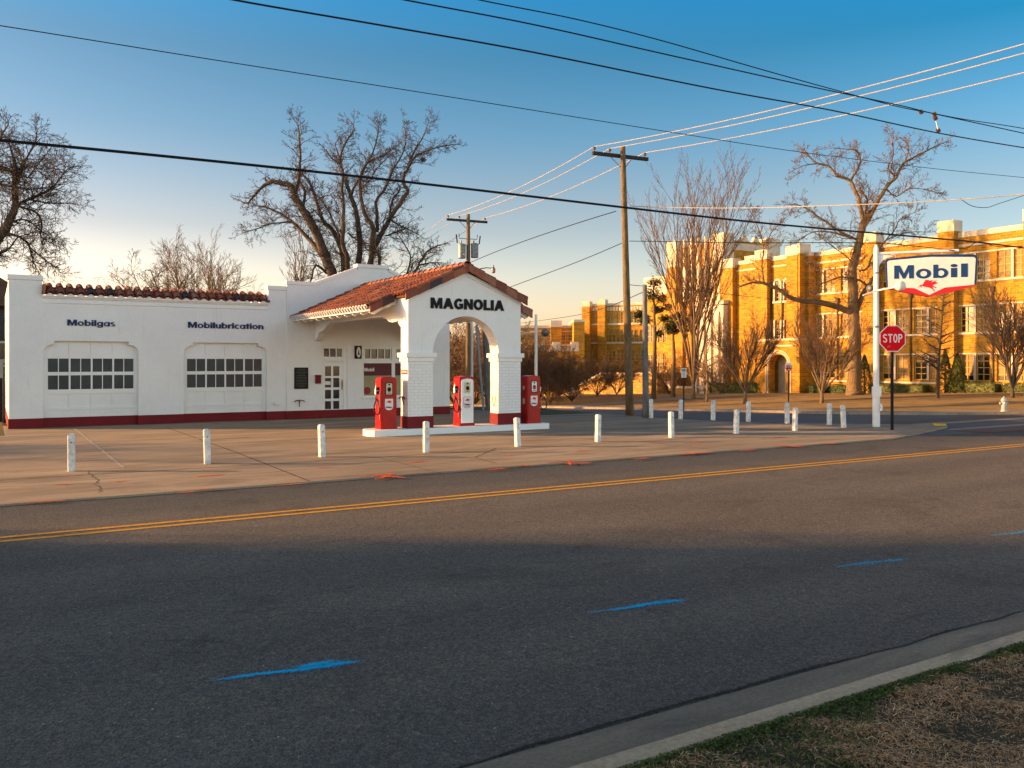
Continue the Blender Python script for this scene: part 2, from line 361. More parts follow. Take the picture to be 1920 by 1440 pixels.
# ------------------------------------------------------------------ lettering
def RG(cx, cy, rx, ry, tx, ty, a0=0, a1=360): return ('R', cx, cy, rx, ry, tx, ty, a0, a1)
def PG(*p): return ('P', list(p))
def BX(x0, y0, x1, y1): return PG((x0, y0), (x1, y0), (x1, y1), (x0, y1))
s_ = .24
GL = {
 'M': (1.10, [PG((0, 0), (.27, 0), (.27, .56), (.48, 0), (.62, 0), (.83, .56), (.83, 0), (1.1, 0), (1.1, 1), (.78, 1), (.55, .40), (.32, 1), (0, 1))]),
 'o': (.72, [RG(.36, .36, .36, .375, .19, .17)]),
 'b': (.72, [BX(0, 0, s_, 1), RG(.37, .36, .35, .375, .19, .17, -150, 150)]),
 'i': (.24, [BX(0, 0, s_, .70), RG(.12, .87, .135, .12, .134, .119)]),
 'l': (.24, [BX(0, 0, s_, 1)]),
 'g': (.72, [RG(.35, .36, .35, .375, .18, .16, 30, 330), BX(.48, -.05, .72, .70), RG(.36, -.03, .36, .25, .2, .15, 180, 360)]),
 'a': (.72, [RG(.35, .36, .35, .375, .18, .16, 30, 330), BX(.48, 0, .72, .70)]),
 's': (.56, [RG(.28, .52, .27, .20, .2, .13, 40, 270), RG(.28, .19, .28, .20, .2, .13, -140, 90)]),
 'u': (.68, [BX(0, .3, s_, .70), BX(.44, 0, .68, .70), RG(.34, .32, .34, .335, .19, .17, 180, 360)]),
 'r': (.46, [BX(0, 0, s_, .70), RG(.40, .36, .26, .36, .12, .22, 70, 160)]),
 'c': (.60, [RG(.36, .36, .36, .375, .19, .17, 50, 310)]),
 't': (.42, [BX(.09, 0, .33, .92), BX(0, .52, .42, .70)]),
 'n': (.68, [BX(0, 0, s_, .70), BX(.44, 0, .68, .4), RG(.34, .38, .34, .335, .19, .17, 0, 180)]),
 'A': (1.0, [PG((0, 0), (.28, 0), (.35, .2), (.65, .2), (.72, 0), (1.0, 0), (.64, 1), (.36, 1)),]),
 'G': (.90, [RG(.46, .5, .46, .52, .25, .25, 42, 330), BX(.5, .34, .86, .54), BX(.64, .08, .86, .34)]),
 'N': (.86, [PG((0, 0), (.26, 0), (.26, .55), (.60, 0), (.86, 0), (.86, 1), (.60, 1), (.60, .45), (.26, 1), (0, 1))]),
 'O': (.94, [RG(.47, .5, .47, .52, .26, .25)]),
 'L': (.66, [PG((0, 0), (.66, 0), (.66, .24), (.28, .24), (.28, 1), (0, 1))]),
 'I': (.28, [BX(0, 0, .28, 1)]),
 'S': (.60, [RG(.30, .74, .29, .27, .15, .15, 20, 270), RG(.30, .27, .30, .28, .16, .15, -160, 90)]),
 'T': (.62, [BX(.23, 0, .39, .84), BX(0, .84, .62, 1)]),
 'P': (.60, [BX(0, 0, .17, 1), RG(.26, .70, .33, .30, .16, .16, -90, 90), BX(.17, .84, .27, 1), BX(.17, .40, .27, .56)]),
 'E': (.55, [BX(0, 0, .17, 1), BX(.17, .84, .55, 1), BX(.17, .42, .5, .58), BX(.17, 0, .55, .16)]),
 'C': (.62, [RG(.32, .5, .32, .52, .16, .16, 45, 315)]),
 'Q': (.58, [RG(.29, .5, .29, .52, .15, .16)]),   # narrow O for road signs
}
def textwidth(t, gap): return sum(GL[c][0] for c in t)+gap*(len(t)-1)
def letters(mb, text, m, u0, v0, width, height, d0, d1, gap=.10, stretch=None):
    tw = textwidth(text, gap); kx = width/tw; x = u0; eps = 0
    for ch in text:
        w, parts = GL[ch]
        for p in parts:
            eps = (eps+.0006) % .0031
            if p[0] == 'P':
                mb.prism([(x+a*kx, v0+b*height) for a, b in p[1]], m, d0, d1+eps)
            else:
                _, cx, cy, rx, ry, tx, ty, a0, a1 = p
                n = max(6, int(abs(a1-a0)/15)); ns = [radians(a0+(a1-a0)*i/n) for i in range(n+1)]
                o = [(x+(cx+rx*cos(a))*kx, v0+(cy+ry*sin(a))*height) for a in ns]
                i_ = [(x+(cx+(rx-tx)*cos(a))*kx, v0+(cy+(ry-ty)*sin(a))*height) for a in ns]
                for k in range(n):
                    q = [o[k], o[k+1], i_[k+1], i_[k]]
                    mb.add([m(a, b, d0) for a, b in q]+[m(a, b, d1+eps) for a, b in q], [(4, 5, 6, 7), (0, 1, 5, 4), (2, 3, 7, 6)]+([(3, 0, 4, 7)] if k == 0 else [])+([(1, 2, 6, 5)] if k == n-1 else []))
        if ch == 'A':   # counter
            pass
        x += (w+gap)*kx
    return mb
PEG = [(600, 525), (625, 492), (655, 488), (668, 470), (672, 455), (692, 442), (680, 430), (735, 430), (722, 462), (735, 440), (778, 432), (760, 464), (825, 430), (808, 454), (848, 465), (792, 487), (775, 497), (790, 505), (826, 522), (815, 530), (775, 515), (785, 540), (802, 555), (797, 573), (778, 547), (758, 532), (730, 522), (700, 517), (672, 513), (655, 503), (640, 510), (650, 525), (632, 517), (630, 500)]
def pegasus(mb, m, cu, cv, w, d0, d1):
    k = w/248
    mb.prism([(cu+(x-724)*k, cv-(y-500)*k) for x, y in PEG][::-1], m, d0, d1)
# ------------------------------------------------------------------ ground
def strip(name, m, y0, y1, ny, xl, xr, nx, dz, thick=0, parent=None):
    mb = MB(); vs = []
    fl = xl if callable(xl) else (lambda y: xl); frr = xr if callable(xr) else (lambda y: xr)
    for j in range(ny+1):
        y = y0+(y1-y0)*j/ny; a, b = fl(y), frr(y)
        for i in range(nx+1):
            x = a+(b-a)*i/nx; vs.append((x, y, gz(x, y)+dz))
    fs = [(j*(nx+1)+i, j*(nx+1)+i+1, (j+1)*(nx+1)+i+1, (j+1)*(nx+1)+i) for j in range(ny) for i in range(nx)]
    mb.add(vs, fs)
    if thick:
        rim = [j*(nx+1) for j in range(ny+1)]; rim2 = [j*(nx+1)+nx for j in range(ny+1)]
        for r, fl_ in ((rim, 1), (rim2, 0), (list(range(nx+1)), 0), (list(range(ny*(nx+1), (ny+1)*(nx+1))), 1)):
            for a, b in zip(r[:-1], r[1:]):
                A, B = Vector(vs[a]), Vector(vs[b]); dn = Vector((0, 0, -thick))
                mb.quad(A, B, B+dn, A+dn)
    o = mb.build(name, m, parent)
    return o
mb = MB(); xs = [-900, -400, -200, -120, -80]+[-60+i*2 for i in range(100)]+[150, 180, 240, 400, 900]
ys = [-600, -200, -80, -40, -20, -8, 2.9, 2.97]+[4, 6]+[8+i*2 for i in range(59)]+[135, 160, 220, 400, 900, 1800]
vs = []
for y in ys:
    for x in xs:
        dz = .11 if y <= 2.9 else -.12
        if y in (2.97, 4): dz = -.3
        if 6 <= y <= 12: dz = -.3
        if y > 12 and (x > 31 or y > 38 or (x < 21 and y > 29)): dz = -.012
        vs.append((x, y, gz(x, y)+dz))
nx = len(xs); mb.add(vs, [(j*nx+i, j*nx+i+1, (j+1)*nx+i+1, (j+1)*nx+i) for j in range(len(ys)-1) for i in range(nx-1)])
ground = tag(mb.build('ground', M['lawn'], smooth=True), kind='structure')
strip('verge', M['soil'], -6, 2.95, 20, -40, 60, 60, .115)['kind'] = 'structure'
road = strip('road', M['asphalt'], 3.45, 13.3, 12, -160, 260, 40, 0)
road['kind'] = 'structure'
strip('gutter', M['gutter'], 3.05, 3.53, 1, -160, 260, 80, .006)['kind'] = 'structure'
# ragged asphalt lip over the gutter
random.seed(41); mb = MB(); x = -8; a = 0
while x < 16:
    x2 = x+.05+random.random()*.06; b = max(-.02, min(.035, a+random.uniform(-.012, .012)))
    mb.quad((x, 3.54+a, .012), (x2, 3.54+b, .012), (x2, 3.64, .004), (x, 3.64, .004)); mb.quad((x, 3.54+a, .012), (x, 3.54+a, 0), (x2, 3.54+b, 0), (x2, 3.54+b, .012)); x = x2; a = b
mb.build('asphalt_lip', M['asphalt'], road)
random.seed(41); mb = MB(); x = -8; a = 0
while x < 16:
    x2 = x+.05+random.random()*.06; b = max(-.02, min(.035, a+random.uniform(-.012, .012)))
    mb.quad((x, 3.525+a, .0085), (x2, 3.525+b, .0085), (x2, 3.535+b, .0085), (x, 3.535+a, .0085)); x = x2; a = b
mb.build('gutter_crack', M['crack'], road)
mb = MB(); x = -60
while x < 100:
    x2 = x+3.0
    prof = [(2.95, 0), (2.95, .115), (2.962, .125), (3.075, .122), (3.095, .108), (3.115, 0)]
    mb.prism(prof, lambda u, v, d: (d, u, v), x+.004, x2-.004); x = x2
tag(mb.build('kerb', M['kerbconc']), kind='structure')
mb = MB(); 
for yy in (10.52, 10.76):
    mb.quad((-160, yy, .004), (260, yy, .004), (260, yy+.095, .004), (-160, yy+.095, .004))
mb.build('yellow_line', M['yellow'], road)
# forecourt of the station
def lot_r(y):
    if y < 13.5: return 19.0+(y-13.15)*3.6
    if y < 14.8: return 20.3+(y-13.5)/1.3*3.9
    if y < 15.5: return 24.2
    if y < 17: return 24.2-(y-15.5)/1.5*1.8
    if y < 19.2: return 22.4-(y-17)/2.2*1.1
    return 21.3
lot = strip('forecourt', M['concrete'], 13.15, 25.4, 49, -60, lot_r, 80, .03, .06); lot['kind'] = 'structure'
lot2 = strip('forecourt_back', M['concrete'], 25.4, 29.5, 16, .3, 16.6, 40, .03, .05); lot2['kind'] = 'structure'
strip('grass_strip', M['verge'], 25.4, 60, 60, 16.6, 21.2, 12, .02)['kind'] = 'structure'
strip('side_yard', M['verge'], 25.4, 60, 60, -40, .3, 20, .01)['kind'] = 'structure'
def st_r(y): 
    s = max(0, min(1, (23-y)/8)); return 29.3+5*s*s
strip('side_street', M['asphalt2'], 13.28, 130, 160, lambda y: 18.4 if y < 16 else 21.25, st_r, 14, -.003)['kind'] = 'structure'
def cw(name, m, y0, y1, dz): strip(name, m, y0, y1, 3, lambda y: 23.0, lambda y: st_r(y)+.2, 16, dz)['kind'] = 'structure'
cw('crosswalk_brick_near', M['brickpave'], 13.0, 14.0, .008); cw('crosswalk_brick_far', M['brickpave'], 16.1, 17.2, .006)
cw('crosswalk_border_near', M['walkconc'], 14.0, 14.35, .008); cw('crosswalk_border_far', M['walkconc'], 15.6, 16.1, .008)
for n_, a, b, dz in (('far_kerb', 0, .18, .10), ('far_pavement', .18, 2.0, .09)):
    strip(n_, M['walkconc'], 15.4, 120, 110, lambda y, a=a: st_r(y)+a, lambda y, b=b: st_r(y)+b, 2, dz, .14)['kind'] = 'structure'
strip('school_walk', M['walkconc'], 45.0, 48.2, 6, 31.3, 54, 16, .02)['kind'] = 'structure'
# yellow nose of the ramp
mb = MB(); mb.box(23.95, 24.2, 14.95, 15.2, .02, .09); mb.build('ramp_nose', M['yramp'], lot)
# joints and cracks
def seam(pts, w, m, parent, jit=0, z=.0345, seed=1):
    r = random.Random(seed); P = []
    for a, b in zip(pts[:-1], pts[1:]):
        a, b = Vector(a), Vector(b); n = max(1, int((b-a).length/.12))
        for i in range(n): P.append(a.lerp(b, i/n)+Vector((r.gauss(0, jit), r.gauss(0, jit), 0)))
    P.append(Vector(pts[-1])); mb = MB()
    for i in range(len(P)-1):
        d = (P[i+1]-P[i]).normalized(); q = Vector((-d.y, d.x, 0))*w/2; q2 = q*r.uniform(.5, 1.3) if jit else q
        mb.quad((P[i]-q).to_tuple()[:2]+(z,), (P[i+1]-q2).to_tuple()[:2]+(z,), (P[i+1]+q2).to_tuple()[:2]+(z,), (P[i]+q).to_tuple()[:2]+(z,))
    return mb.build('joint', m, parent)
def g2(px, py): p = G(px, py); return (p.x, p.y, 0)
seam([(-20, 15.95, 0), (19.8, 15.7, 0)], .03, M['crack'], lot, .006)
seam([g2(140, 806), g2(185, 842), g2(231, 880)], .05, M['palejoint'], lot, .008)
seam([g2(313, 804), g2(440, 850), g2(580, 906)], .025, M['crack'], lot, .003)
seam([g2(165, 887), g2(182, 905), g2(178, 912), g2(188, 918), g2(184, 928)], .013, M['crack'], lot, .022)
seam([g2(540, 800), g2(640, 812), g2(720, 830)], .02, M['palejoint'], lot, .004)
seam([g2(930, 843), g2(890, 861), g2(930, 872)], .02, M['crack'], lot, .004)
seam([g2(670, 862), g2(760, 859), g2(888, 862)], .014, M['crack'], lot, .01)
for xx in (-12, -5, 6.5, 13.2, 17.5): seam([(xx, 13.2, 0), (xx, 15.8, 0)], .016, M['crack'], lot, .003)
seam([(5, 22.3, 0), (20, 22.1, 0)], .014, M['crack'], lot, .003)
seam([(-20, 20.3, 0), (7.6, 20.3, 0)], .014, M['crack'], lot, .003)
seam([g2(290, 1205), g2(350, 1200), g2(420, 1203), g2(460, 1215), g2(500, 1222)], .006, M['crack'], road, .012, .004)
seam([g2(400, 1170), g2(560, 1150), g2(700, 1146), g2(790, 1148)], .007, M['crack'], road, .025, .004)
seam([g2(250, 1092), g2(330, 1090), g2(450, 1080), g2(520, 1068)], .007, M['crack'], road, .025, .004)
seam([g2(60, 1235), g2(110, 1245), g2(200, 1232)], .006, M['crack'], road, .012, .004)
def spray(a, b, w, m, parent, n, z, seed, dab=.02):
    r = random.Random(seed); A, B = Vector(a), Vector(b); d = B-A; Ln = d.length; d = d/Ln; q = Vector((-d.y, d.x, 0)); mb = MB()
    for i in range(n):
        t = r.random()**.9; ww = w*(.35+.65*t)
        c = A+d*(t*Ln+r.gauss(0, .05))+q*(r.gauss(0, ww*(.42 if r.random() < .75 else 1.1))+w*.5*math.sin(t*5+seed)); s1 = dab*r.uniform(.5, 1.9); s2 = dab*r.uniform(.3, .9); an = r.uniform(-.5, .5)
        e1 = (d*cos(an)+q*sin(an))*s1; e2 = (q*cos(an)-d*sin(an))*s2; zz = z+r.random()*.0022
        P = [c-e1*.9, c-e2, c+e1, c+e2*.8]
        mb.quad(*[(p.x, p.y, zz) for p in P])
    return mb.build('spray_mark', m, parent)
k = 0
for (x0, y0, x1, y1, w, n) in ((410, 1276, 470, 1268, .016, 160), (458, 1269, 650, 1244, .024, 3000), (572, 1249, 608, 1244, .026, 500), (1115, 1147, 1200, 1138, .022, 300), (1165, 1142, 1268, 1127, .034, 1500), (1575, 1063, 1640, 1056, .04, 220), (1610, 1059, 1690, 1048, .05, 420), (1868, 1005, 1925, 996, .05, 350)):
    k += 1; spray(g2(x0, y0), g2(x1, y1), w, M['blue'], road, n, .0042, k, .0062)
for (x0, y0, x1, y1, w, n) in ((115, 912, 125, 912, .03, 40), (218, 908, 232, 906, .03, 40), (374, 897, 410, 894, .05, 160), (600, 881, 614, 880, .04, 60), (60, 947, 112, 943, .025, 120), (345, 928, 360, 926, .03, 50), (375, 922, 388, 921, .03, 40), (528, 914, 560, 911, .025, 80),
        (768, 871, 796, 868, .05, 150), (948, 858, 960, 857, .04, 50), (1084, 849, 1104, 847, .06, 120), (680, 897, 735, 892, .05, 200), (705, 902, 735, 893, .06, 150), (715, 896, 752, 899, .05, 180), (912, 885, 945, 882, .05, 150), (1030, 870, 1075, 867, .05, 160), (1065, 868, 1070, 874, .06, 90), (1068, 873, 1104, 871, .07, 150), (980, 876, 990, 876, .04, 40), (1190, 864, 1214, 862, .05, 90),
        (1292, 834, 1314, 832, .08, 110), (1275, 855, 1330, 851, .07, 200), (1447, 824, 1464, 822, .08, 90), (1452, 839, 1505, 839, .08, 220), (1500, 841, 1462, 837, .07, 120), (1548, 835, 1566, 833, .08, 90), (1388, 848, 1412, 846, .05, 100), (1280, 851, 1300, 854, .05, 60)):
    k += 1; spray(g2(x0, y0), g2(x1, y1), w*.62, M['orange'], lot, int(n*1.5), .0345, k, .018)
# verge grass
mb = MB(); r = random.Random(3)
for i in range(150000):
    x = r.uniform(1.6, 8.2) if r.random() < .72 else r.uniform(-3, 14); y = r.uniform(max(-.2, 2.1-(x-2)*.28), 2.90)
    f = sin(x*7.1+y*3)+sin(y*9.3-x*2.7)+.8*sin(x*17+y*13)
    if r.random() < .12-f*.16: continue
    if x < 3.3 and r.random() < .4: continue
    a = r.uniform(0, 2*pi)+.6*sin(x*4); ln = r.uniform(.015, .05); w = r.uniform(.0010, .0022); z0 = .112+max(0, .012+.010*f)*r.random()
    p = Vector((x, y, z0)); d = Vector((cos(a), sin(a), r.uniform(.1, .9))).normalized(); cv = r.gauss(0, .9); P = [p]
    for k_ in range(3):
        d = Vector((d.x*cos(cv)-d.y*sin(cv)*.8, d.x*sin(cv)*.8+d.y*cos(cv), d.z-.35)).normalized(); p = p+d*ln*.5; P.append(p.copy())
    vs = []
    for k_, q_ in enumerate(P):
        t_ = (P[min(3, k_+1)]-P[max(0, k_-1)]); sd_ = Vector((-t_.y, t_.x, .3*t_.length)); sd_ = sd_.normalized()*w*(1-.25*k_) if sd_.length > 1e-9 else Vector((w, 0, 0)); vs += [q_-sd_, q_+sd_]
    mb.add(vs, [(0, 1, 3, 2), (2, 3, 5, 4), (4, 5, 7, 6)])
tag(mb.build('grass', M['straw']), 'brown matted winter grass behind the near kerb', 'grass', kind='stuff')
mb = MB()
for i in range(36000):
    x = r.uniform(1.5, 8.0); e = abs(r.gauss(0, .04)); e = e if r.random() < .4 else r.random()*.75*max(.12, min(1, (4.1-x)))
    y = 2.94-e
    if y < max(.55, 2.1-(x-2)*.28)-.1: continue
    if r.random() > .5+.5*sin(x*5+sin(x*2.3)*2): 
        if x > 3.4: continue
    s = r.uniform(.003, .008); a = r.uniform(0, 2*pi); z = .112+r.uniform(.002, .028)
    t = Vector((cos(a), sin(a), r.uniform(-.5, .5)))*s; q = Vector((-sin(a), cos(a), r.uniform(-.6, .6)))*s; c = Vector((x, y, z))
    mb.quad(c-t, c-q, c+t, c+q)
tag(mb.build('clover', M['clover']), 'low green weeds growing along the back of the near kerb', 'weeds', kind='stuff')
mb = MB()
for i in range(9):
    x = r.uniform(2.6, 5.2); y = r.uniform(1.9, 2.8); c = Vector((x, y, .15)); a = r.uniform(0, 6); s = r.uniform(.012, .024)
    mb.add([c+Vector((cos(a)*s*1.5, sin(a)*s*1.5, .004)), c+Vector((-sin(a)*s, cos(a)*s, .008)), c-Vector((cos(a)*s, sin(a)*s, 0)), c+Vector((sin(a)*s, -cos(a)*s, -.002)), c], [(0, 1, 4), (1, 2, 4), (2, 3, 4), (3, 0, 4)])
tag(mb.build('leaves', mat('dry_fallen_leaf', (.35, .17, .08), .7, .3, 30)), 'dry fallen leaves lying on the brown verge grass', 'leaves', kind='stuff')
# ------------------------------------------------------------------ the service station
ST = thing('service_station', (7, 28, 0), 'white service station with red clay tile roofs, arched canopy and two garage doors', 'building')
Y0 = 27.9
FW = Fr((0, Y0), (1, 0), (0, -1))            # garage front
FO = Fr((0, Y0-.05), (1, 0), (0, -1))        # office front
D1, D2 = (1.27, 3.79), (5.09, 7.65)
mb = MB()
wall(FW, mb, .42, 8.30, .30, 3.80, [(D1[0], D1[1], 0.0, 2.53), (D2[0], D2[1], 0.0, 2.53)], .2)
FW.box(mb, .42, 1.24, -.35, 0, 3.80, 4.28); FW.box(mb, 7.70, 8.30, -.35, 0, 3.80, 4.30)
for d in (D1, D2):                            # corbelled head of the opening
    for sgn, u in ((1, d[0]), (-1, d[1])):
        pts = [(0, 2.53), (.27, 2.53), (.27, 2.43), (.20, 2.425)]+[(.20-.20*sin(a), 2.20+.225*cos(a)*.97) for a in [radians(t) for t in (15, 35, 55, 75)]]+[(0, 2.19)]
        P = [(u+sgn*a, b) for a, b in pts]
        if sgn > 0: P = P[::-1]
        mb.prism(P, lambda a, b, c: FW(a, b, c), .002, -.17)
mb.quad((.42, Y0, 0), (.42, Y0, 4.28), (.42, 36, 4.28), (.42, 36, 0))
mb.box(.6, 8.2, 28.3, 36, 0, 3.75)
mb.build('wall', M['stucco_gar'], ST)
mb = MB()
holes = [(9.47, 10.38, .05, 2.50), (10.94, 13.25, .72, 2.50)]
wall(FO, mb, 8.30, 14.30, .30, 4.48, holes, .12)
gp = [(8.30, 4.48), (14.30, 4.48), (14.30, 4.52), (13.4, 4.52), (11.86, 5.13), (11.86, 5.20), (10.76, 5.20), (10.76, 5.10), (9.23, 4.50), (8.30, 4.50)]
mb.prism(gp, lambda a, b, c: FO(a, b, c), 0, -.3)
mb.quad((14.3, Y0-.05, 0), (14.3, 34, 0), (14.3, 34, 4.5), (14.3, Y0-.05, 4.5))
mb.quad((8.3, Y0, .0), (8.3, Y0-.05, .0), (8.3, Y0-.05, 4.5), (8.3, Y0, 4.5))
mb.box(8.4, 14.2, 28.35, 34, 0, 4.2)
mb.build('office_wall', M['stucco_gar'], ST)
# cap mouldings
mb = MB()
def cap(fr, pts, h=.10, n=.035, back=.36):
    for (a, z), (b, w) in zip(pts[:-1], pts[1:]):
        mb.prism([(a, z-h*.2), (b, w-h*.2), (b, w+h), (a, z+h)], lambda p, q, c: fr(p, q, c), n, -back)
cap(FW, [(.38, 4.28), (1.27, 4.28)], .11); cap(FW, [(7.67, 4.30), (8.295, 4.30)], .11)
cap(FO, [(8.27, 4.50), (9.23, 4.50), (10.72, 5.10)], .09)
cap(FO, [(10.722, 5.20), (11.898, 5.20)], .10, .037)
cap(FO, [(11.90, 5.11), (13.4, 4.52), (14.34, 4.52)], .09)
FW.box(mb, 1.24, 7.70, -.02, .03, 3.62, 3.66); FW.box(mb, 1.24, 7.70, -.02, .05, 3.76, 3.83)
mb.build('parapet_cap', M['white'], ST)
# red base
mb = MB()
def rb(fr, a, b, n=.012): fr.box(mb, a, b, -.05, n, 0, .31)
rb(FW, .40, D1[0]); rb(FW, D1[1], D2[0]); rb(FW, D2[1], 8.29)
mb.box(.405, .45, 27.89, 36, 0, .305)
mb.build('red_base', M['redbase'], ST); mb = MB(); rb(FO, 8.29, 9.47); mb.build('red_base', M['redbase'], ST); mb = MB(); rb(FO, 10.38, 14.31)
mb.box(14.28, 14.312, 27.84, 34, 0, .305)
mb.build('red_base', M['redbase'], ST)
# garage doors
for (a, b) in (D1, D2):
    md = MB(); FD = Fr((0, Y0+.16), (1, 0), (0, -1))
    md.quad(FD(a, .3), FD(b, .3), FD(b, 2.55), FD(a, 2.55))
    n = .03; w = (b-a)
    FD.box(md, a, a+.10, 0, n, .3, 2.5); FD.box(md, b-.10, b, 0, n, .3, 2.5)
    for z0, z1 in ((.3, .42), (.52, .60), (.99, 1.12), (1.53, 1.63), (2.02, 2.12)): FD.box(md, a+.10, b-.10, 0, n, z0, z1)
    FD.box(md, a+.1, b-.1, 0, .012, .44, .50)
    gw = (w-.2)/4
    for i in range(1, 4): FD.box(md, a+.1+gw*i-.024, a+.1+gw*i+.024, 0, n-.002, .3, 2.5)
    for i in range(4): 
        c = a+.1+gw*i+gw/2
        for z0, z1 in ((1.12, 1.53), (1.63, 2.02)): FD.box(md, c-.011, c+.011, 0, n-.004, z0, z1)
    gd = md.build('garage_door', M['white'], ST)
    for i in range(4):
        g0 = a+.1+gw*i
        for z0, z1 in ((1.12, 1.53), (1.63, 2.02)):
            for p, q in ((g0+.024, g0+gw/2-.011), (g0+gw/2+.011, g0+gw-.024)):
                mp_ = MB(); mp_.quad(FD(p, z0, .008), FD(q, z0, .008), FD(q, z1, .008), FD(p, z1, .008)); mp_.build('pane', M['gpane'], gd)
    mr_ = MB(); FW.box(mr_, a-.002, a+.006, -.16, .011, 0, .308); FW.box(mr_, b-.006, b+.002, -.16, .011, 0, .308); FD.box(mr_, a+.007, b-.007, 0, .034, 0, .31); mr_.build('painted_kick', M['redbase'], gd)
# office door
md = MB(); FD = Fr((0, Y0-.05), (1, 0), (0, -1)); a, b = 9.47, 10.38
for u0, u1, z0, z1 in ((a, a+.06, .3, 2.5), (b-.13, b, .3, 2.5), (a+.06, b-.13, 2.42, 2.5), (a+.06, b-.13, 1.94, 2.06)): FD.box(md, u0, u1, -.1, -.03, z0, z1)
FD.box(md, a-.02, b+.02, -.001, .03, 2.5, 2.545)
dc = md.build('door_frame', M['white'], ST)
md = MB(); FD.box(md, 9.53, 9.61, -.11, -.055, .30, 1.93); FD.box(md, 10.12, 10.25, -.11, -.055, .30, 1.93); FD.box(md, 9.83, 9.90, -.11, -.056, .30, 1.93)
for z0, z1 in ((.30, .33), (.60, .68), (.98, 1.06), (1.38, 1.45), (1.78, 1.93)): FD.box(md, 9.61, 9.83, -.11, -.057, z0, z1); FD.box(md, 9.90, 10.12, -.11, -.057, z0, z1)
dr = md.build('door', M['white'], ST)
for z0, z1 in ((.33, .60), (.68, .98), (1.06, 1.38), (1.45, 1.78)):
    for u0, u1 in ((9.61, 9.83), (9.90, 10.12)):
        mp_ = MB(); mp_.quad(FD(u0, z0, -.09), FD(u1, z0, -.09), FD(u1, z1, -.09), FD(u0, z1, -.09)); mp_.build('pane', M['pane'], dr)
md = MB(); FD.box(md, 9.47, 10.38, -.10, .012, 0.04, .305); md.build('door_sill', M['redbase'], ST)
md = MB(); FD.box(md, 10.19, 10.225, -.055, -.04, .98, 1.32); md.tube([FD(10.207, 1.25, -.04), FD(10.207, 1.25, .0), FD(10.207, 1.05, .0), FD(10.207, 1.05, -.04)], .012, 6); md.build('handle', M['gold'], dr)
md = MB(); FD.box(md, 9.62, 9.82, -.088, -.084, 1.15, 1.27); md.build('opening_card', M['signwhite'], dr)
for i in range(3): 
    u0 = 9.53+i*.243; mp_ = MB()
window(FD, ST, 9.53, 10.25, 2.06, 2.42, 3, 1, -.05, .04, .03)
# shop window
md = MB()
for u0, u1, z0, z1 in ((10.94, 10.985, .72, 2.5), (12.03, 12.15, .72, 2.5), (13.2, 13.25, .72, 2.5), (10.985, 12.03, 2.42, 2.5), (12.15, 13.2, 2.42, 2.5), (10.985, 12.03, 1.88, 2.0), (12.15, 13.2, 1.88, 2.0), (10.985, 12.03, .72, .76), (12.15, 13.2, .72, .76)): FD.box(md, u0, u1, -.10, -.02, z0, z1)
FD.box(md, 10.90, 13.29, -.0, .05, .66, .72); FD.box(md, 10.90, 13.29, 0, .03, 2.5, 2.545)
sw = md.build('shop_window', M['white'], ST)
for a, b in ((10.985, 12.03), (12.15, 13.2)):
    window(FD, ST, a+.01, b-.01, 2.0, 2.42, 4 if a < 12 else 4, 1, -.045, .045, .035, name='transom')
    md = MB(); md.quad(FD(a, .76, -.06), FD(b, .76, -.06), FD(b, 1.45, -.06), FD(a, 1.45, -.06)); md.build('display_board', mat('shaded_display_board', (.30, .27, .15), .3, .2, 2), sw)
    md = MB(); md.quad(FD(a, 1.45, -.055), FD(b, 1.45, -.055), FD(b, 1.88, -.055), FD(a, 1.88, -.055)); md.build('red_shade', mat('deep_red_shade', (.09, .006, .008), .4, .15, 2), sw)
md = MB(); letters(md, 'Mobil', lambda u, v, d: FD(u, v, d), 11.02, 1.60, .36, .12, -.054, -.048, .12); md.build('lettering', M['signwhite'], sw)
md = MB(); md.prism([(11.12+.13*cos(t), .93+.13*sin(t)) for t in [i*pi/10 for i in range(20)]], lambda u, v, d: FD(u, v, d), -.045, -.058); md.build('round_sticker', mat('faded_red_sticker', (.30, .02, .02), .5, .3, 20), sw)
md = MB(); FD.box(md, 11.9, 12.0, -.058, -.05, .80, 1.05); md.build('green_leaflet', mat('pale_green_leaflet', (.3, .42, .36), .5, .3, 20), sw)
# wall lettering
def lett(text, fr, u0, u1, z0, h, m, gap, dn=.0, th=.03):
    md = MB(); letters(md, text, lambda u, v, d: fr(u, v, d), u0, z0, u1-u0, h, dn, dn+th, gap); return md.build('lettering', m, ST)
lett('Mobilgas', FW, 1.88, 3.15, 2.98, .175, M['navy'], .08)
lett('Mobilubrication', FW, 5.21, 7.54, 2.985, .185, M['navy'], .08)
